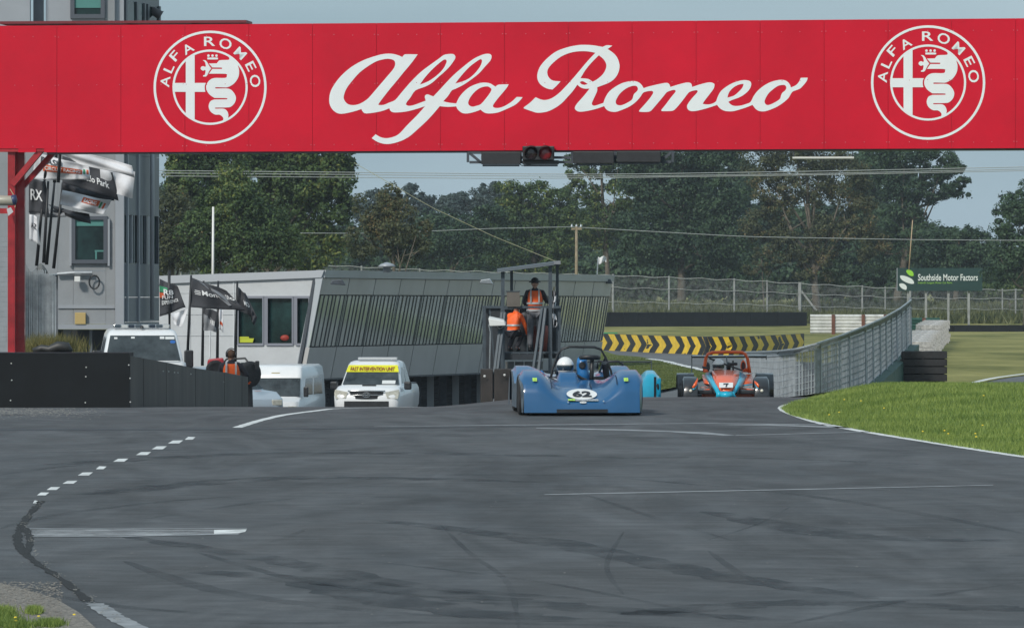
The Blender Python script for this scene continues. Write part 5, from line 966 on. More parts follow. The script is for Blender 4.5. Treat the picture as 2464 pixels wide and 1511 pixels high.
# ------------------------------------------------------------------ racing car 62
blue = mat('racing_blue', (.014,.092,.225), .28, var=.06, vs=2, coat=.6); bluel = mat('duct_blue', (.02,.16,.42), .35, coat=.3); dirty = mat('grimy_blue', (.045,.075,.12), .5, var=.6, vs=7, col2=(.09,.11,.13)); cyan = mat('racing_cyan', (.01,.42,.62), .3, coat=.5, var=.06)
helm = mat('helmet_white', (.78,.78,.77), .22, var=.05, vs=8, coat=.6); visor = mat('visor', (.015,.03,.045), .08, spec=.8, coat=.5); num = mat('number_black', (.015,.015,.018), .5); plate = mat('number_white', (.75,.76,.75), .4); lime = mat('lime_decal', (.38,.62,.10), .4, var=.3, vs=40)
suit = mat('race_suit', (.03,.03,.04), .8)
def sm(a, b_, x): return ss(a, b_, x)
def driver(loc, lab, rz=0, pale=False):
    o = empty('person', loc, rz, lab, 'person')
    V = [(0,.12,-.62),(0,.1,-.45),(0,.08,-.25),(0,.04,-.12),(0,.02,-.04),(-.17,.07,-.2),(-.26,-.1,-.36),(-.12,-.36,-.34),(.17,.07,-.2),(.26,-.1,-.36),(.12,-.36,-.34),(-.1,-.3,-.62),(-.12,-.75,-.5),(.1,-.3,-.62),(.12,-.75,-.5)]
    skinned('body', V, [(0,1),(1,2),(2,3),(3,4),(2,5),(5,6),(6,7),(2,8),(8,9),(9,10),(0,11),(11,12),(0,13),(13,14)], [(.15,.12),(.15,.11),(.17,.12),(.07,.07),(.06,.06),.065,.05,.035,.065,.05,.035,.09,.07,.09,.07], suit, o)
    for sx in (-1, 1):
        w = Vector((sx*.12,-.37,-.335)); vs = [w, w+Vector((0,-.07,.02))]; E = [(0,1)]; RR = [.026,.03]
        for q in range(4): b0 = w+Vector((sx*(q-1.5)*.016,-.08,.03)); k = len(vs); vs += [b0+Vector((0,-.03,.02)), b0+Vector((0,-.02,.05)), b0+Vector((0,.01,.06))]; E += [(1,k),(k,k+1),(k+1,k+2)]; RR += [.0095,.009,.008]
        k = len(vs); vs += [w+Vector((-sx*.035,-.04,.02)), w+Vector((-sx*.035,-.06,.05))]; E += [(0,k),(k,k+1)]; RR += [.011,.009]
        skinned('glove', vs, E, RR, M['black'], o, 1)
    prof = []
    h = MB(); n = 26; rings = []
    for i in range(19):
        t = math.pi*(.02+.8*i/18); z = .135*math.cos(t); r = math.sin(t)
        rings.append([(.122*r*math.cos(a)*(1+.0), .145*r*math.sin(a)*(1.06 if math.sin(a) < 0 and z < -.02 else 1), z) for a in [2*math.pi*k/n for k in range(n)]])
    h.loft(rings[::-1]); h.build('helmet', helm, o, smooth=True)
    v = MB(); v.grid(lambda u, w_: (.1245*math.sin(R(-72+144*u))*math.sin(R(84+29*w_)), -.1545*math.cos(R(-72+144*u))*math.sin(R(84+29*w_)), .137*math.cos(R(84+29*w_))), 20, 6); vo = v.build('visor', visor, o, smooth=True)
    c_ = MB(); c_.grid(lambda u, w_: (.128*math.sin(R(-35+70*u)), -.163*math.cos(R(-35+70*u)), -.085-.022*w_), 10, 2); c_.build('chin_vent', M['black'], o)
    c_ = MB(); c_.grid(lambda u, w_: (.127*math.sin(R(-76+152*u))*math.sin(R(81+2*w_)), -.157*math.cos(R(-76+152*u))*math.sin(R(81+2*w_)), .138*math.cos(R(81+2*w_))), 20, 1); c_.build('visor_seal', M['black'], o, smooth=True)
    return o
def decal_loops(loops, fn, name, m, par): vs, fs = fillshape(loops); return MB().add([fn(x, y) for x, y in vs], fs).build(name, m, par)
def wheel(c, r, w, par, rimm=None, rx=0):
    o = MB().lathe((0,0,0), (1,0,0), [(r*.62,-w*.42),(r*.86,-w*.5),(r*.97,-w*.42),(r,-w*.25),(r,w*.25),(r*.97,w*.42),(r*.86,w*.5),(r*.62,w*.42)], 28).build('wheel', M['rubber'], par, smooth=True); o.location = c
    b = MB(); b.lathe((0,0,0), (1,0,0), [(.02,-w*.3),(r*.25,-w*.34),(r*.6,-w*.2),(r*.63,-w*.42),(r*.63,w*.42),(r*.6,w*.2),(r*.25,w*.34),(.02,w*.3)], 20); b.build('rim', rimm or M['steel'], o, smooth=True); return o
Z62 = 69.6 ; c0 = P(1401, 0, Z62); car = empty('racing_car', (c0.x, Z62, 0), R(2.6), 'blue open cockpit racing car with number 62 on its nose', 'racing car'); car.scale = (.965, 1, 1)
def hc(y): return interp(y, [(0,.16),(.02,.185),(.06,.205),(.12,.225),(.35,.31),(.6,.37),(.9,.41),(1.3,.46),(1.6,.48),(2.2,.50),(3.0,.52),(3.5,.5),(3.6,.4)])
def fA(y): return interp(y, [(0,.30),(.02,.36),(.07,.44),(.15,.515),(.25,.56),(.4,.595),(.6,.62),(.9,.61),(1.15,.55),(1.45,.46),(1.9,.46),(2.2,.57),(2.5,.64),(2.9,.645),(3.2,.58),(3.5,.5),(3.6,.4)])
def h62(x, y):
    ax = abs(x); w = sm(.20+.06*(y < 0), .64, ax+.02*math.sin(y*2)); w = w**1.25
    e = sm(.80, .865, ax); f = fA(y)*(1-.10*e); h = hc(y)+(f-hc(y))*w
    hump = .578*sm(.62, 1.32, y)*(1-sm(1.4,1.5,y))*(1-sm(.10,.31,abs(x+.13))); h = max(h, h*.0+(hc(y)+(hump-hc(y))*1.0 if hump > hc(y) else h))
    if 1.45 < y < 2.15 and -.46 < x < .52: h = min(h, .22)
    if 2.15 <= y < 2.35 and abs(x) < .4: h = max(h, .5)
    return h
HW = .868
def hwid(y): return HW-.05*(1-sm(0,.25,y))
xs = [i/90*2-1 for i in range(91)]; ys = axis((0,.1,8),(.1,1.4,30),(1.4,1.55,5),(1.55,2.1,8),(2.1,2.4,6),(2.4,3.6,22))
b = MB(); nx = len(xs)
for y in ys:
    for x in xs: X = x*hwid(y); b.v.append((X, y+.10*(1-math.cos(x*1.2)) if y < .3 else y+.10*(1-math.cos(x*1.2))*max(0,1-(y-.3)/1), h62(X, y)))
for j in range(len(ys)-1):
    for i in range(nx-1): b.f.append((j*nx+i, j*nx+i+1, (j+1)*nx+i+1, (j+1)*nx+i))
k0 = len(b.v)                                              # front skirt
for i in range(nx): v = b.v[i]; b.v.append((v[0], v[1]-.012, .045))
for i in range(nx-1): b.f.append((i, i+1, k0+i+1, k0+i))
k0 = len(b.v); J_ = len(ys)-1
for i in range(nx): v = b.v[J_*nx+i]; b.v.append((v[0], v[1], .15))
for i in range(nx-1): b.f.append((J_*nx+i, J_*nx+i+1, k0+i+1, k0+i))
b.build('bodywork', blue, car, smooth=True, auto=True)
for s_ in (-1, 1):
    b = MB(); V0 = []
    for y in ys:
        if y < .93: lo = .045 if y < .12 else .615*0+max(.045, min(h62(s_*HW*.99,y)-.03, .30+.30*math.sin(math.pi*min(1,max(0,(y-.12)/.8)))**.5))
        elif 2.35 < y < 3.1: lo = .30+.28*math.sin(math.pi*(y-2.35)/.75)**.5
        else: lo = .09
        yy = y+.10*(1-math.cos(1.2))*(1 if y < .3 else max(0,1-(y-.3)/1)); V0.append(((s_*hwid(y), yy, h62(s_*hwid(y)*.999, y)), (s_*(hwid(y)+.012), yy, lo)))
    for q in V0: b.v += list(q)
    for i in range(len(V0)-1): b.f.append((2*i, 2*i+1, 2*i+3, 2*i+2))
    b.build('side_panel', dirty if s_ < 0 else blue, car, smooth=True)
    wheel((s_*.785, .60, .283), .283, .19, car); wheel((s_*.735, 2.75, .29), .29, .24, car)
    b = MB(); b.box((s_*.60 if s_ > 0 else -.72, .3, .1), (.72 if s_ > 0 else -.60, 1.0, .4)); b.build('wheel_well', M['black'], car)
MB().box((-.35,.03,.05),(.35,.45,.10)).build('air_intake', M['black'], car); MB().grid(lambda u, v: (-.36+.72*u, .0+.10*(1-math.cos((-.36+.72*u)/HW*1.2))-.018, .048+.045*v), 16, 1).build('intake_mouth', M['black'], car)
MB().box((-.78,.2,.03),(.78,3.4,.06)).build('floor', M['black'], car)
MB().box((-.42,1.5,.2),(.48,2.14,.235)).build('cockpit_floor', M['black'], car)
for x in (-.47, .52): MB().box((x-.006,1.46,.22),(x+.006,2.16,.47)).build('cockpit_side', M['black'], car)
MB().box((-.46,2.12,.22),(.51,2.15,.5)).build('cockpit_bulkhead', M['black'], car)
b = MB(); b.tube([(-.38,2.0,.25),(-.31,2.0,.60),(-.23,2.0,.81),(-.17,2.0,.89),(-.06,2.0,.92),(.30,2.0,.915),(.40,2.0,.88),(.46,2.0,.77),(.54,2.0,.58),(.60,2.0,.25)], .018, 8); b.tube([(-.23,2.0,.81),(-.2,2.75,.5)], .017, 8); b.tube([(.46,2.0,.77),(.4,2.75,.5)], .017, 8); b.build('roll_hoop', M['black'], car, smooth=True)
b = MB(); b.tube([(.225,1.52,.40),(.235,1.52,.76)], .032, 8); b.build('mirror_post', M['black'], car, smooth=True); b = MB(); b.tube([(.07,1.5,.775),(.10,1.46,.78),(.20,1.44,.785),(.30,1.46,.78),(.33,1.5,.775),(.30,1.56,.775),(.20,1.58,.775),(.10,1.56,.775),(.07,1.5,.775)], .03, 8); b.build('padded_ring', M['black'], car, smooth=True)
b = MB(); b.tube([(.12,1.72,.42),(.11,1.72,.58),(.10,1.70,.70),(.10,1.66,.745)], [.13,.09,.078,.07], 14); b.build('air_duct', bluel, car, smooth=True); MB().lathe((.10,1.62,.665), (0,-1,0), [(.05,-.03),(.052,.0),(.04,.012)], 16).build('duct_mouth', M['black'], car)
b = MB(); b.tube([(-.02,1.5,.55),(.08,1.5,.49),(.2,1.5,.44)], .02, 8); b.tube([(.42,1.6,.7),(.46,1.7,.5)], .05, 8); b.build('cockpit_brace', M['black'], car)
b = MB(); b.tube([(.41,3.0,.60),(.41,3.0,.70),(.72,3.0,.70),(.78,3.0,.66),(.80,3.0,.55)], .018, 8); b.build('rear_bar', M['black'], car, smooth=True)
b = MB(); b.tube([(-.44,1.7,.5),(-.5,1.5,.57)], .03, 8); b.ball((-.52,1.5,.5), (.06,.05,.04)); b.build('mirror', bluel, car, smooth=True)
b = MB(); b.lathe((.90,2.6,.48), (0,-1,0), [(.03,-.1),(.045,0),(.03,.01)], 14); b.tube([(.82,2.7,.53),(.96,2.7,.53)], .012, 6); b.build('side_mirror', mat('mirror_blue', (.02,.06,.12), .3), car, smooth=True)
def on62(x, z):
    lo, hi = .0, 1.3
    for _ in range(24):
        m_ = (lo+hi)/2
        if h62(x, m_) < z: lo = m_
        else: hi = m_
    y = hi; return (x, y+.10*(1-math.cos(x/HW*1.2))*(1 if y < .3 else max(0,1-(y-.3)/1))-.022, z+.009)
def oval(a_, b__, n=40): return [(a_*math.cos(2*math.pi*i/n), b__*math.sin(2*math.pi*i/n)) for i in range(n)]
g_ = MB(); rr = [0,.2,.4,.6,.8,1.0]; 
def disc(fn, a_, b__, name, m, par, dy=0):
    b = MB(); n = 36
    for r_ in rr[1:]: b.v += [fn(a_*r_*math.cos(2*math.pi*i/n), b__*r_*math.sin(2*math.pi*i/n)) for i in range(n)]
    b.v.append(fn(0,0)); c_ = len(b.v)-1
    for i in range(n): b.f.append((i,(i+1)%n,c_))
    for k in range(4):
        for i in range(n): b.f.append((k*n+i,k*n+(i+1)%n,(k+1)*n+(i+1)%n,(k+1)*n+i))
    return b.build(name, m, par)
disc(lambda x, z: on62(.01+x, .285+z), .215, .068, 'number_roundel', plate, car)
def digit(loops, fn, name='number'): return decal_loops(loops, fn, name, num, car)
def up(p): return (p[0], p[1]-.014, p[2]+.004)
six = [[(1200,785),(1320,775),(1318,800),(1250,802),(1255,812),(1300,812),(1328,825),(1322,848),(1300,855),(1225,853),(1215,840)],[(1262,826),(1268,840),(1290,840),(1296,828)]]
two = [[(1375,780),(1400,772),(1465,772),(1478,782),(1478,800),(1460,815),(1410,833),(1488,830),(1490,850),(1372,856),(1378,838),(1400,822),(1445,806),(1450,793),(1405,793),(1403,803),(1378,804)]]
def dc(u, v): return up(on62((u-1342)/1030+.008+.0, .285-(v-816)/1030))
lettering('62', lambda u, v: up(on62(-.125+.27*u, .245+.078*v)), num, car, bold=.045, name='number')
MB().grid(lambda u, v: on62(-.20+.43*u, .222-.026*v+.0), 20, 2).build('sponsor_strip', mat('strip_grey', (.30,.32,.34), .4, var=.5, vs=60), car); MB().grid(lambda u, v: up(on62(-.198+.10*u, .22-.022*v)), 8, 2).build('lime_decal', lime, car)
disc(lambda x, z: on62(.012+x, .178+z), .048, .013, 'badge', plate, car)
lettering('EOES', lambda u, v: up(on62(-.02+.064*u, .172+.012*v)), num, car)
sm_ = mat('seam_dark', (.006,.02,.05), .6)  # dark blue colour of the bodywork panel seams
def seam(pts, w=.008, nm='panel_seam'): b = MB(); q = [on62(x, z) for x, z in pts]; b.loft([[(p[0]-w, p[1], p[2]+.0005),(p[0]+w, p[1], p[2]+.0005)] for p in q], cap=False, closed=False); return b.build(nm, sm_, car)
seam([(.16,z) for z in (.34,.36,.38,.40,.42)]); seam([(-.42,z) for z in (.36,.40,.44,.48)]); seam([(.50,z) for z in (.42,.46,.50,.54)])
for x in (-.665, .625): MB().grid(lambda u, v: up(on62(x-.03+.1*u*.62, .505-.045*v)), 8, 2).build('lime_decal', lime, car)
disc(lambda x, z: (-.335+x, 1.12-z*1.0, h62(-.335+x, 1.12-z*1.0)+.03), .045, .1, 'round_badge', plate, car)
for (x, z) in ((-.2,.178),(.30,.19)): disc(lambda a_, b__: up(on62(x+a_, z+b__)), .012, .010, 'bolt_head', M['chrome'], car)
q = c0.x; th = R(2.6)
def cl(v, o_=car): return o_.matrix_basis @ Vector(v)
hl = Matrix.Translation((c0.x, Z62, 0)) @ Matrix.Rotation(th, 4, 'Z') @ Vector((-.14,1.66,.65)); driver(hl, 'driver in white full face helmet seated in the blue car numbered 62')
# ------------------------------------------------------------------ car 7
Z7 = 101; k7 = FP/Z7; gz7 = -.62; c7x = P(1757,0,Z7).x; GY7 = HY+k7*(EYE-gz7)
orange = mat('racing_orange', (.84,.12,.015), .3, var=.05, vs=2, coat=.5); salmon = orange; carb = mat('carbon_black', (.022,.024,.028), .32, coat=.4, var=.2, vs=5)
c7 = empty('racing_car', (c7x, Z7, gz7), 0, 'orange and cyan racing car numbered 7 with black wheel pods', 'racing car')
def q7(cx, cy, y): px = 1594.5+cx/8.19; py = 830.3+cy/8.19; return ((px-1757)/k7*(1+y/Z7), y, (GY7-py)/k7-.0*y)
def strip7(rows_, name, m): b = MB(); b.loft([[q7(*p) for p in r] for r in rows_], cap=False, closed=False); return b.build(name, m, c7, smooth=True, solid=.01)
strip7([[(1030,528,1.5),(1180,512,1.45),(1400,512,1.45),(1565,530,1.5)],[(1025,640,.9),(1180,625,.8),(1400,625,.8),(1540,640,.9)],[(1060,760,.45),(1180,740,.36),(1350,740,.36),(1480,760,.45)],[(1110,850,.2),(1190,840,.12),(1330,840,.12),(1420,850,.2)],[(1140,905,.08),(1200,905,.04),(1300,905,.04),(1370,905,.08)]], 'nose', orange)
strip7([[(1140,906,.08),(1250,906,.03),(1370,906,.08)],[(1120,990,.0),(1250,1005,-.05),(1400,990,.0)],[(1150,1060,.1),(1250,1065,.05),(1350,1060,.1)]], 'nose_tip', cyan)
strip7([[(905,590,1.5),(985,565,1.48)],[(935,690,1.0),(1022,650,.93)],[(985,800,.5),(1062,765,.44)],[(1035,900,.2),(1110,852,.2)],[(1060,960,.1),(1140,930,.08)],[(1050,1040,.1),(1150,1010,.06)]], 'nose_flank', cyan)
strip7([[(1590,550,1.5),(1712,620,1.5)],[(1545,650,.93),(1640,690,1.0)],[(1482,765,.44),(1560,800,.5)],[(1420,852,.2),(1480,910,.2)],[(1370,930,.08),(1420,965,.1)],[(1360,1010,.06),(1470,1030,.1)]], 'nose_flank', cyan)
strip7([[(860,650,1.6),(905,590,1.5)],[(915,790,1.2),(930,690,1.0)],[(960,900,.6),(985,800,.5)],[(1030,1000,.2),(1036,900,.2)]], 'nose_side', carb); strip7([[(1712,620,1.5),(1760,640,1.6)],[(1640,690,1.0),(1680,800,1.2)],[(1560,800,.5),(1580,900,.6)],[(1480,910,.2),(1490,1000,.2)]], 'nose_side', carb)
for s_, xx in ((-1,560),(1,1965)):
    cxm = (1594.5+xx/8.19-1757)/k7; b = MB(); hwp = .15
    rings = []
    for i in range(13):
        t = math.pi*i/12; y = .62-.42*math.cos(t)*1.0; z = .28+.34*math.sin(t)
        rings.append([(cxm-hwp, y, z-.05), (cxm-hwp*.8, y, z), (cxm+hwp*.8, y, z), (cxm+hwp, y, z-.05)])
    rings = [[(cxm-hwp,.17,.08),(cxm-hwp*.8,.16,.08),(cxm+hwp*.8,.16,.08),(cxm+hwp,.17,.08)]]+rings; b.loft(rings, cap=False, closed=False)
    b.build('wheel_pod', carb, c7, smooth=True, solid=.012); wheel((cxm, .62, .27), .27, .2, c7)
    MB().lathe((cxm+s_*.0, .19, .35), (0,-1,.1), [(.032,-.03),(.03,0),(.01,.01)], 12).build('headlight', mat('lamp_clear', (.75,.72,.6), .15, coat=.5), c7, smooth=True)
    b = MB(); a_ = (700,650,.4) if s_ < 0 else (1822,700,.4)
    if s_ < 0: strip7([[(700,650,.3),(704,720,.3)],[(640,745,.25),(690,790,.25)],[(585,830,.2),(620,860,.2)]], 'pod_fin', orange); strip7([[(704,740,.28),(700,790,.28)],[(640,850,.22),(650,870,.22)],[(590,862,.2),(610,890,.2)]], 'pod_edge', cyan)
    else: strip7([[(1825,705,.3),(1828,760,.3)],[(1880,745,.25),(1870,830,.25)],[(1910,790,.2),(1905,850,.2)]], 'pod_fin', orange); strip7([[(1828,762,.28),(1838,790,.28)],[(1868,830,.22),(1868,852,.22)],[(1905,850,.2),(1895,870,.2)]], 'pod_edge', cyan)
    wheel((s_*.78, 2.55, .29), .29, .25, c7); rp = MB(); cr_ = s_*.80
    rp.loft([[(cr_-.17,y,z),(cr_+.17,y,z)] for y, z in ((2.1,.15),(2.12,.45),(2.3,.63),(2.6,.66),(2.9,.6),(3.1,.35))], cap=False, closed=False); rp.build('rear_pod', carb, c7, smooth=True, solid=.012)
    MB().box((s_*.40-.02,.9,.10),(s_*.40+.02+s_*.25,2.2,.40) if s_ > 0 else (s_*.40+.02,2.2,.40)) 
MB().box((-.52,.9,.06),(.52,2.4,.40)).build('tub', orange, c7, bevel=.05); MB().box((-.85,.05,.05),(.85,.5,.075)).build('splitter', carb, c7); MB().box((-.8,1.0,.06),(.8,2.3,.28)).build('sidepod', carb, c7, bevel=.05)
MB().box((-.62,.45,.28),(.62,.9,.36)).build('front_beam', carb, c7, bevel=.02)
b = MB()
for x, z in ((-.55,.42),(-.55,.36),(.55,.42),(.55,.36)): b.beam((x*.4,.7,z),(x*1.2,.62,z-.06), .03)
b.build('wishbone', M['chrome'], c7)
b = MB(); b.tube([q7(905,560,1.9), q7(905,440,1.9), q7(935,270,1.9), q7(970,200,1.9), q7(1050,168,1.9), q7(1350,158,1.9), q7(1640,163,1.9), q7(1720,210,1.9), q7(1755,300,1.9), q7(1775,430,1.9), q7(1795,580,1.9)], .034, 10); b.build('roll_hoop', orange, c7, smooth=True)
b = MB(); b.tube([q7(1000,285,1.95), q7(1300,400,1.9), q7(1640,525,1.7)], .018, 6); b.tube([q7(1365,260,2.6), q7(1370,420,2.3)], .012, 6); b.build('roll_brace', M['black'], c7)
strip7([[(1640,560,1.9),(1830,570,1.9)],[(1700,500,1.9),(1800,430,1.9)]], 'cockpit_fairing', orange); strip7([[(880,570,1.8),(985,560,1.8)],[(905,500,1.8),(950,500,1.8)]], 'cockpit_fairing', orange)
def leafsh(cx, y, name, m, s_): pts = [(0,-125),(50,-60),(58,20),(35,75),(0,90),(-35,70),(-52,10),(-40,-60)]; vs, fs = fillshape([smooth_loop([(a_*s_, b__*s_) for a_, b__ in pts], 3)]); return MB().add([q7(cx+u, 440+v, y) for u, v in vs], fs).build(name, m, c7)
strip7([[(1700,610,1.62),(1835,590,1.9)],[(1655,700,1.15),(1832,690,1.4)],[(1590,790,.8),(1822,770,1.1)]], 'side_panel', orange); strip7([[(845,612,1.7),(880,600,1.62)],[(850,700,1.3),(915,700,1.15)],[(855,770,1.1),(960,780,.8)]], 'side_panel', orange)
strip7([[(1590,795,.8),(1815,775,1.05)],[(1575,815,.78),(1812,800,1.0)]], 'pod_edge', cyan)
leafsh(1658, 1.75, 'air_scoop', orange, 1.0); leafsh(1658, 1.70, 'scoop_mouth', mat('scoop_dark', (.05,.005,.008), .5), .72)
b = MB(); b.hexa([q7(828,430,1.3), q7(960,455,1.3), q7(960,455,1.4), q7(828,430,1.4)], [q7(845,480,1.3), q7(975,510,1.3), q7(975,510,1.4), q7(845,480,1.4)]); b.build('mirror', M['black'], c7, bevel=.01)
b = MB(); b.tube([q7(1380,400,1.6), q7(1540,392,1.6)], .03, 8); b.tube([q7(1460,400,1.6), q7(1465,520,1.6)], .01, 6); b.build('mirror', M['black'], c7)
b = MB(); b.hexa([q7(710,296,3.2), q7(2180,292,3.2), q7(2180,292,3.5), q7(710,296,3.5)], [q7(710,258,3.2), q7(2180,252,3.2), q7(2180,240,3.5), q7(710,246,3.5)]); b.build('rear_wing', carb, c7); b = MB(); 
for x in (712, 2180): b.hexa([q7(x-4,330 if x > 1000 else 590,3.2), q7(x+4,330 if x > 1000 else 590,3.2), q7(x+4,330 if x > 1000 else 590,3.6), q7(x-4,330 if x > 1000 else 590,3.6)], [q7(x-4,245,3.2), q7(x+4,245,3.2), q7(x+4,245,3.6), q7(x-4,245,3.6)])
b.build('wing_endplate', carb, c7); b = MB(); b.beam((-.2,3.3,.4),(-.2,3.35,.9),.03); b.beam((.2,3.3,.4),(.2,3.35,.9),.03); b.build('wing_support', M['black'], c7); MB().box((-.35,2.2,.1),(.35,3.2,.5)).build('engine_cover', carb, c7, bevel=.08)
MB().add([q7(1122,742,.26), q7(1400,742,.26), q7(1385,835,.02), q7(1115,838,.02)], [(0,1,2,3)]).build('number_plate', plate, c7)
b = MB(); L7 = [[(1205,755),(1305,752),(1308,768),(1288,770),(1262,822),(1236,822),(1262,771),(1222,772),(1215,780),(1203,780)]]; vs, fs = fillshape(L7); b.add([q7(u, v, .26-(v-742)/96*.24-.03) for u, v in vs], fs); b.build('number', num, c7)
strip7([[(1370,575,1.15),(1545,570,1.15)],[(1385,600,1.0),(1500,600,1.0)],[(1440,618,.93),(1470,618,.93)]], 'orange_mark', orange)
hd7 = q7(1180, 428, 1.95); driver((c7x+hd7[0], Z7+1.95, gz7+hd7[2]), 'driver in white helmet with dark visor seated in the orange car numbered 7')
b = MB(); 
for x in (-.2,.2): b.ball((hd7[0]+x*1.05,2.1,hd7[2]-.03),(.05,.1,.1))
b.build('headrest', M['black'], c7, smooth=True)
# ------------------------------------------------------------------ cyan car mostly behind car 62
Zc = 106; gzc = hgt(3,106); cxr = P(1590,0,Zc).x; cy_ = empty('racing_car', (cxr-.85, Zc, gzc), 0, 'bright cyan racing car half hidden behind the blue car', 'racing car')
kc = FP/Zc; zt_ = (HY+kc*(EYE-gzc)-893)/kc
b = MB(); b.grid(lambda u, v: ((-.85+1.7*u), .1+3.3*v+.06*abs(2*u-1)**2, (interp(v, [(0,.1),(.03,.3),(.15,zt_-.08),(.35,zt_),(.6,zt_-.02),(1,zt_-.06)]) *(1-.16*ss(.86,1,abs(2*u-1))-.22*(1-ss(.52,.72,abs(2*u-1)))) if abs(2*u-1) > .5 else interp(v, [(0,.1),(.03,.25),(.3,.4),(1,.5)]))), 40, 24); b.build('bodywork', cyan, cy_, smooth=True)
for s_ in (-1, 1): b = MB(); b.box((s_*.85-.01,.25,.08),(s_*.85+.01,3.4,zt_*.84-.03)); b.build('side_panel', cyan, cy_); wheel((s_*.73,.62,.27), .27, .2, cy_); wheel((s_*.73,2.6,.27), .27, .2, cy_)
MB().box((.71,.06,.05),(.76,.12,zt_-.12)).build('black_stripe', M['black'], cy_)
MB().box((-.8,.09,.02),(.8,.13,.1)).build('splitter', M['black'], cy_)
zw = (HY+kc*(EYE-gzc)-874)/kc; MB().box((-.75,3.1,zw-.03),(.75,3.4,zw)).build('rear_wing', carb, cy_); b = MB(); b.box((.74,3.05,zw-.5),(.75,3.45,zw+.02)); b.box((-.75,3.05,zw-.5),(-.74,3.45,zw+.02)); b.build('wing_endplate', M['dark'], cy_)
# ------------------------------------------------------------------ road vehicles
wv = mat('van_white', (.74,.75,.76), .3, var=.04, vs=3, coat=.4); sglass = mat('vehicle_glass', (.018,.024,.027), .07, spec=.6, var=.4, vs=1.5, col2=(.045,.055,.06)); lampm = mat('headlamp', (.45,.44,.38), .12, coat=.6, var=.2, vs=12)
def vehicle(name, loc, rz, lab, cat, slices, m, glass, wheels, r=.33, extra_glass=True):
    o = empty(name, loc, rz, lab, cat); b = MB(); b.loft([rring(hw, y0, y1, z, rad) for z, hw, y0, y1, rad in slices]); b.build('body', m, o, smooth=True, auto=True)
    def at(z): 
        for A, B_ in zip(slices, slices[1:]):
            if A[0] <= z <= B_[0]: t = (z-A[0])/(B_[0]-A[0]); return [A[i]*(1-t)+B_[i]*t for i in range(5)]
    z0, z1, ins = glass; A, B_ = at(z0), at(z1)
    q = [Vector((-A[1]+ins,A[2]-.012,z0)), Vector((A[1]-ins,A[2]-.012,z0)), Vector((B_[1]-ins,B_[2]-.012,z1)), Vector((-B_[1]+ins,B_[2]-.012,z1))]
    MB().slab(q, (0,.02,0)).build('windscreen', sglass, o)
    for s_ in (-1, 1):
        if extra_glass:
            for f0, f1 in ((.12,.46),(.50,.85)):
                L_ = lambda S_, f: S_[2]+(S_[3]-S_[2])*f
                q = [Vector((s_*(A[1]+.004), L_(A,f0), z0+.03)), Vector((s_*(A[1]+.004), L_(A,f1), z0+.03)), Vector((s_*(B_[1]+.006), L_(B_,f1), z1-.03)), Vector((s_*(B_[1]+.006), L_(B_,f0+.05), z1-.03))]; MB().slab(q, (-s_*.02,0,0)).build('side_window', sglass, o)
        for yw in wheels: wheel((s_*(slices[0][1]-.08), yw, r), r, .22, o)
    return o
# four wheel drive with light bar
Zl = 111; zl = P(0,783,Zl).z-1.93; lx = P(348,0,Zl).x
lr = vehicle('rescue_vehicle', (lx, Zl, zl), R(6), 'white rescue vehicle with roof light bar behind the black barrier', 'rescue vehicle', [(.3,.86,.05,4.5,.12),(.55,.92,.0,4.6,.15),(.95,.93,.05,4.6,.15),(1.12,.90,.12,4.6,.15),(1.14,.88,1.05,4.55,.12),(1.72,.76,1.5,4.5,.12),(1.80,.72,1.62,4.4,.15),(1.84,.64,1.8,4.2,.2)], wv, (1.155,1.70,.06), (.9,3.6))
b = MB(); b.box((-.62,1.75,1.86),(.62,2.05,1.94)); b.build('light_bar', M['chrome'], lr, bevel=.02)
for i in range(8): MB().box((-.60+i*.152,1.735,1.868),(-.60+i*.152+.13,1.76,1.935)).build('light_module', mat('bar_lens_%d' % (i % 3), [(.06,.08,.10),(.5,.52,.52),(.02,.03,.05)][i % 3], .2, coat=.4), lr)
MB().lathe((0,1.7,1.85),(0,0,1),[(.04,0),(.03,.05),(.005,.07)],8).build('aerial', M['black'], lr)
for s_ in (-1, 1): MB().box((s_*1.0-.10,1.0,1.0),(s_*1.0+.10,1.12,1.38)).build('mirror', M['black'], lr, bevel=.03)
b = MB(); b.box((-.5,-.01,.6),(.5,.03,.85)); b.build('grille', M['black'], lr)
for s_ in (-1, 1): MB().box((s_*.72-.13,-.012,.62),(s_*.72+.13,.05,.84)).build('headlight', lampm, lr, bevel=.02)
def wsq(o, x0, x1, t0, t1, name, m, A=(1.155,1.062), B_=(1.70,1.485), d=.022): 
    f = lambda t: (A[1]+(B_[1]-A[1])*t-d, A[0]+(B_[0]-A[0])*t); (ya,za), (yb_,zb_) = f(t0), f(t1); return MB().add([(x0,ya,za),(x1,ya,za),(x1,yb_,zb_),(x0,yb_,zb_)], [(0,1,2,3)]).build(name, m, o)
st = mat('sticker_white', (.62,.64,.64), .5); wsq(lr,-.62,-.55,.86,.93,'sticker',st); wsq(lr,-.25,-.17,.88,.95,'sticker',st); wsq(lr,.38,.48,.86,.96,'sticker',st); wsq(lr,.50,.70,.85,.95,'sticker',st); disc(lambda u, v: (.66+u, 1.37-.03, 1.56+v), .06, .035, 'sticker', mat('sticker_blue', (.03,.15,.5), .5), lr)
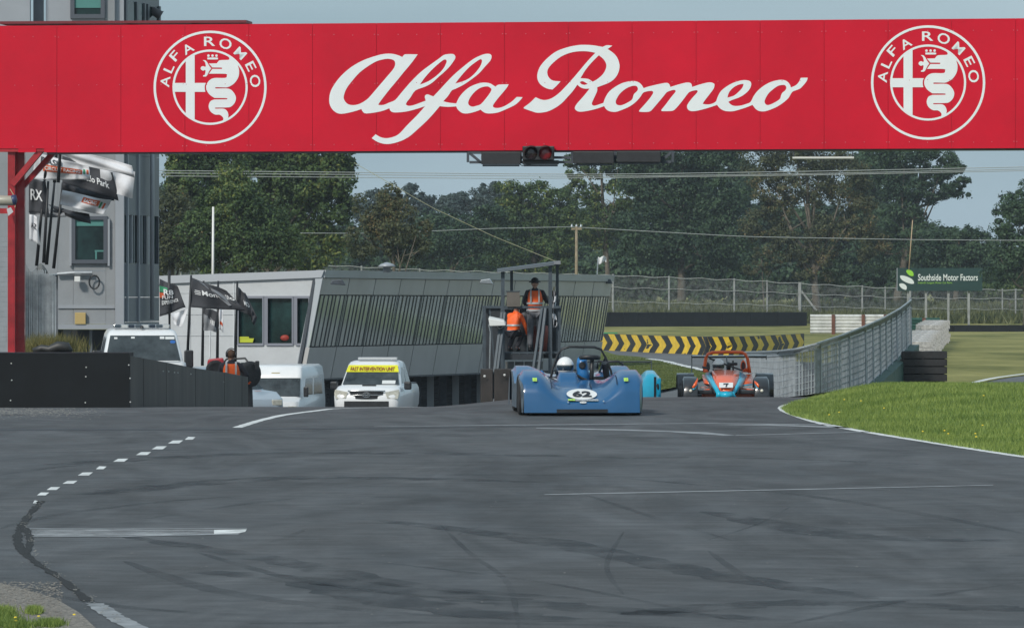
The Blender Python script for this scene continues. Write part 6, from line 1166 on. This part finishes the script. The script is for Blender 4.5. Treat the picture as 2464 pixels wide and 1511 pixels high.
# pickup
Zp = 137; zp = P(0,868,Zp).z-1.80; px_ = P(889,0,Zp).x
pk = vehicle('pickup_truck', (px_-.08, Zp, zp), R(-5), 'white pickup with yellow FAST INTERVENTION UNIT banner across its windscreen', 'pickup truck', [(.35,.80,.08,5.1,.15),(.55,.88,.0,5.2,.22),(.85,.90,.0,5.2,.25),(1.00,.885,.10,5.2,.28),(1.10,.84,.30,5.2,.3),(1.13,.82,1.0,3.6,.2),(1.66,.70,1.62,3.3,.15),(1.74,.66,1.75,3.2,.18),(1.78,.58,1.95,3.05,.2)], wv, (1.145,1.66,.05), (.95,4.1), .37)
MB().slab([(-.72,1.38,1.48),(.72,1.38,1.48),(.665,1.60,1.665),(-.665,1.60,1.665)], (0,.01,0)).build('banner', mat('banner_yellow', (.72,.70,.02), .5), pk)
lettering('FAST INTERVENTION UNIT', lambda u, v: (-.60+1.2*u, 1.395+.15*v-.02-.0, 1.515+.10*v), mat('banner_red', (.25,.03,.02), .5), pk, bold=.02)
b = MB(); b.grid(lambda u, v: ((-.46+.92*u)*(1-.12*v), .0-.02+.05*(abs(2*u-1)**3), .98-.20*v), 18, 5); b.build('grille', M['black'], pk, smooth=True)
b = MB(); b.tube([(x*.5, -.025+.05*abs(x)**3, 1.0-.01*abs(x)) for x in [i/8-1 for i in range(17)]], .022, 6); b.tube([(x*.45, -.02+.05*abs(x)**3, .885) for x in [i/8-1 for i in range(17)]], .012, 6); b.build('chrome_trim', M['chrome'], pk, smooth=True)
b = MB()
for rx, rz_, cz in ((.10,.07,.89),(.03,.068,.89),(.07,.028,.91)): b.tube([(rx*math.cos(t), -.05, cz+rz_*math.sin(t)) for t in [i*math.pi/10 for i in range(21)]], .008, 5)
b.build('badge', M['chrome'], pk)
for s_ in (-1, 1):
    MB().add([(s_*.50,.005,.96),(s_*.86,.12,1.03),(s_*.885,.12,.93),(s_*.84,.03,.78),(s_*.56,-.02,.80)], [(0,1,2,3,4)]).build('headlight', lampm, pk)
    MB().cbox((s_*1.0,1.05,1.12),(.20,.14,.22)).build('mirror', M['black'], pk, bevel=.04)
b = MB(); b.grid(lambda u, v: (-.6+1.2*u, -.012, .72-.16*v), 8, 2); b.build('lower_grille', M['black'], pk)
b = MB(); b.box((-.18,.55,1.115),(.18,.75,1.145)); b.build('bonnet_scoop', M['black'], pk); MB().box((-.45,1.85,1.80),(.62,2.1,1.87)).build('light_bar', mat('bar_clear', (.5,.52,.54), .2, coat=.5), pk, bevel=.02)
wsq(pk, .30,.66,.04,.22,'sticker',st,(1.145,1.02),(1.66,1.62)); b = MB(); b.tube([(-.3,1.2,1.17),(.2,1.25,1.19)], .012, 5); b.build('wiper', M['black'], pk)
MB().box((-.80,3.65,1.1),(.80,5.15,1.14)).build('load_bed', M['dark'], pk)
# panel van
Zv = 143; zv = P(0,880,Zv).z-2.3*.84; vx = P(674,0,Zv).x
vn = vehicle('panel_van', (vx-.3, Zv, zv), R(-8), 'white panel van parked left of the pickup below the pit building', 'van', [(.35,.92,.05,5.2,.15),(.7,.98,.0,5.3,.2),(1.1,.98,.1,5.3,.2),(1.25,.97,.55,5.3,.2),(1.90,.92,.95,5.3,.15),(1.94,.92,.96,5.3,.15),(2.22,.88,1.15,5.25,.2),(2.30,.80,1.35,5.1,.25)], wv, (1.27,1.88,.04), (.9,4.2), .35)
vn.scale = (.84,.84,.84)
for s_ in (-1, 1): MB().cbox((s_*1.10,.75,1.42),(.16,.12,.34)).build('mirror', M['black'], vn, bevel=.03)
for s_ in (-1, 1): MB().cbox((s_*.78,.02,.85),(.3,.06,.22)).build('headlight', lampm, vn, bevel=.02)
MB().box((-.5,-.01,.72),(.5,.02,.92)).build('grille', M['black'], vn)
MB().box((-.12,1.02,1.98),(.16,1.04,2.06)).build('roof_badge', mat('badge_tan', (.4,.33,.15), .5), vn)
b = MB(); [b.slab([(.985,2.75+i*1.3,1.2),(.985,3.9+i*1.3,1.2),(.935,3.9+i*1.3,1.95),(.935,2.75+i*1.3,1.95)], (-.01,0,0)) for i in range(1)]
# silver blue saloon nose seen at the barrier end
Zs = 118; zs = P(0,890,Zs).z-1.40; sx = P(612,0,Zs).x
sv = mat('silver_blue', (.42,.47,.52), .28, .2, coat=.5)
sc_ = vehicle('saloon_car', (sx-.05, Zs+1.0, zs), R(28), 'silver blue saloon whose bonnet shows past the barrier end', 'car', [(.25,.78,.1,4.2,.2),(.5,.85,.0,4.3,.3),(.7,.86,.05,4.3,.3),(.86,.82,.3,4.3,.3),(.90,.78,1.0,4.2,.2),(1.36,.58,1.75,3.2,.2),(1.42,.48,1.95,3.0,.2)], sv, (.92,1.34,.05), (.8,3.4), .31)
for s_ in (-1, 1): MB().cbox((s_*.6,.04,.62),(.26,.06,.14)).build('headlight', lampm, sc_, bevel=.02)
wsq(sc_, -.5,.1,.8,.98,'sun_strip',mat('strip_yellow', (.6,.45,.03), .5),(.92,1.06),(1.34,1.69))
MB().add([(.25,.45,.885),(.42,.45,.885),(.42,.6,.893),(.25,.6,.893)], [(0,1,2,3)]).build('sticker', mat('sticker_pink', (.6,.35,.33), .5), sc_)
# dark utility buggy behind the marshal
Zu = 111.5; ub = empty('utility_buggy', (0,0,0), label='dark utility buggy with red bodywork behind the barrier marshal', cat='buggy'); zu = hgt(-6,Zu)
b = MB(); b.lathe(P(519,889,Zu), (.15,-1,0), [(.02,.02),(.12,.03),(.15,.05),(.20,.03),(.21,-.05),(.19,-.12)], 20); b.build('wheel', M['rubber'], ub, smooth=True); b = MB(); b.lathe(P(602,900,Zu), (.6,-.6,0), [(.05,.08),(.22,.09),(.28,.05),(.28,-.05),(.2,-.1)], 20); b.build('wheel', M['rubber'], ub, smooth=True)
MB().hexa([P(498,880,Zu), P(540,882,Zu), P(540,882,Zu+1.2), P(498,880,Zu+1.2)], [P(500,864,Zu), P(538,860,Zu), P(538,860,Zu+1.2), P(500,864,Zu+1.2)]).build('red_body', mat('buggy_red', (.42,.02,.03), .35, coat=.4), ub, bevel=.04)
MB().hexa([P(500,1010,Zu), P(610,1010,Zu), P(610,1010,Zu+1.3), P(500,1010,Zu+1.3)], [P(510,884,Zu+.2), P(606,884,Zu+.2), P(606,884,Zu+1.3), P(510,884,Zu+1.3)]).build('body', M['black'], ub, bevel=.05)
b = MB(); b.tube([P(530,884,Zu+.4), P(545,864,Zu+.5), P(590,862,Zu+.5), P(606,884,Zu+.4)], .025, 6); b.build('roll_bar', M['black'], ub); MB().slab([P(578,905,Zu+.1), P(594,905,Zu+.1), P(592,872,Zu+.1), P(580,872,Zu+.1)], (0,.02,0)).build('screen', sglass, ub)
b = MB(); b.tube([P(600,885,Zu), P(612,876,Zu-.1), P(618,872,Zu-.1)], .015, 6); b.build('mirror_arm', M['black'], ub); MB().cbox(P(619,879,Zu-.1), (.09,.06,.2)).build('mirror', M['black'], ub, bevel=.02)

# ------------------------------------------------------------------ every thing's Empty sits at its own base
bpy.context.view_layer.update()
for o in list(S.objects):
    if o.type == 'EMPTY' and not o.parent and o.location.length < 1e-6:
        ms = []; st_ = list(o.children)
        while st_:
            ch = st_.pop(); st_ += list(ch.children)
            if ch.type == 'MESH': ms += [ch.matrix_world @ Vector(c) for c in ch.bound_box]
        if not ms: continue
        base = Vector(((min(v.x for v in ms)+max(v.x for v in ms))/2, (min(v.y for v in ms)+max(v.y for v in ms))/2, min(v.z for v in ms)))
        o.location = base
        for ch in o.children: ch.location -= base

hz_ = bpy.data.materials.new('haze_air'); hz_.use_nodes = True; t_ = hz_.node_tree; t_.nodes.clear(); po = N(t_, 'ShaderNodeOutputMaterial'); pv = N(t_, 'ShaderNodeVolumePrincipled')
pv.inputs['Color'].default_value = (.80,.90,1,1); pv.inputs['Density'].default_value = .00016; t_.links.new(pv.outputs[0], po.inputs['Volume'])
MB().box((-1700,-120,-6),(1700,3200,32)).build('haze', hz_, kind='stuff')
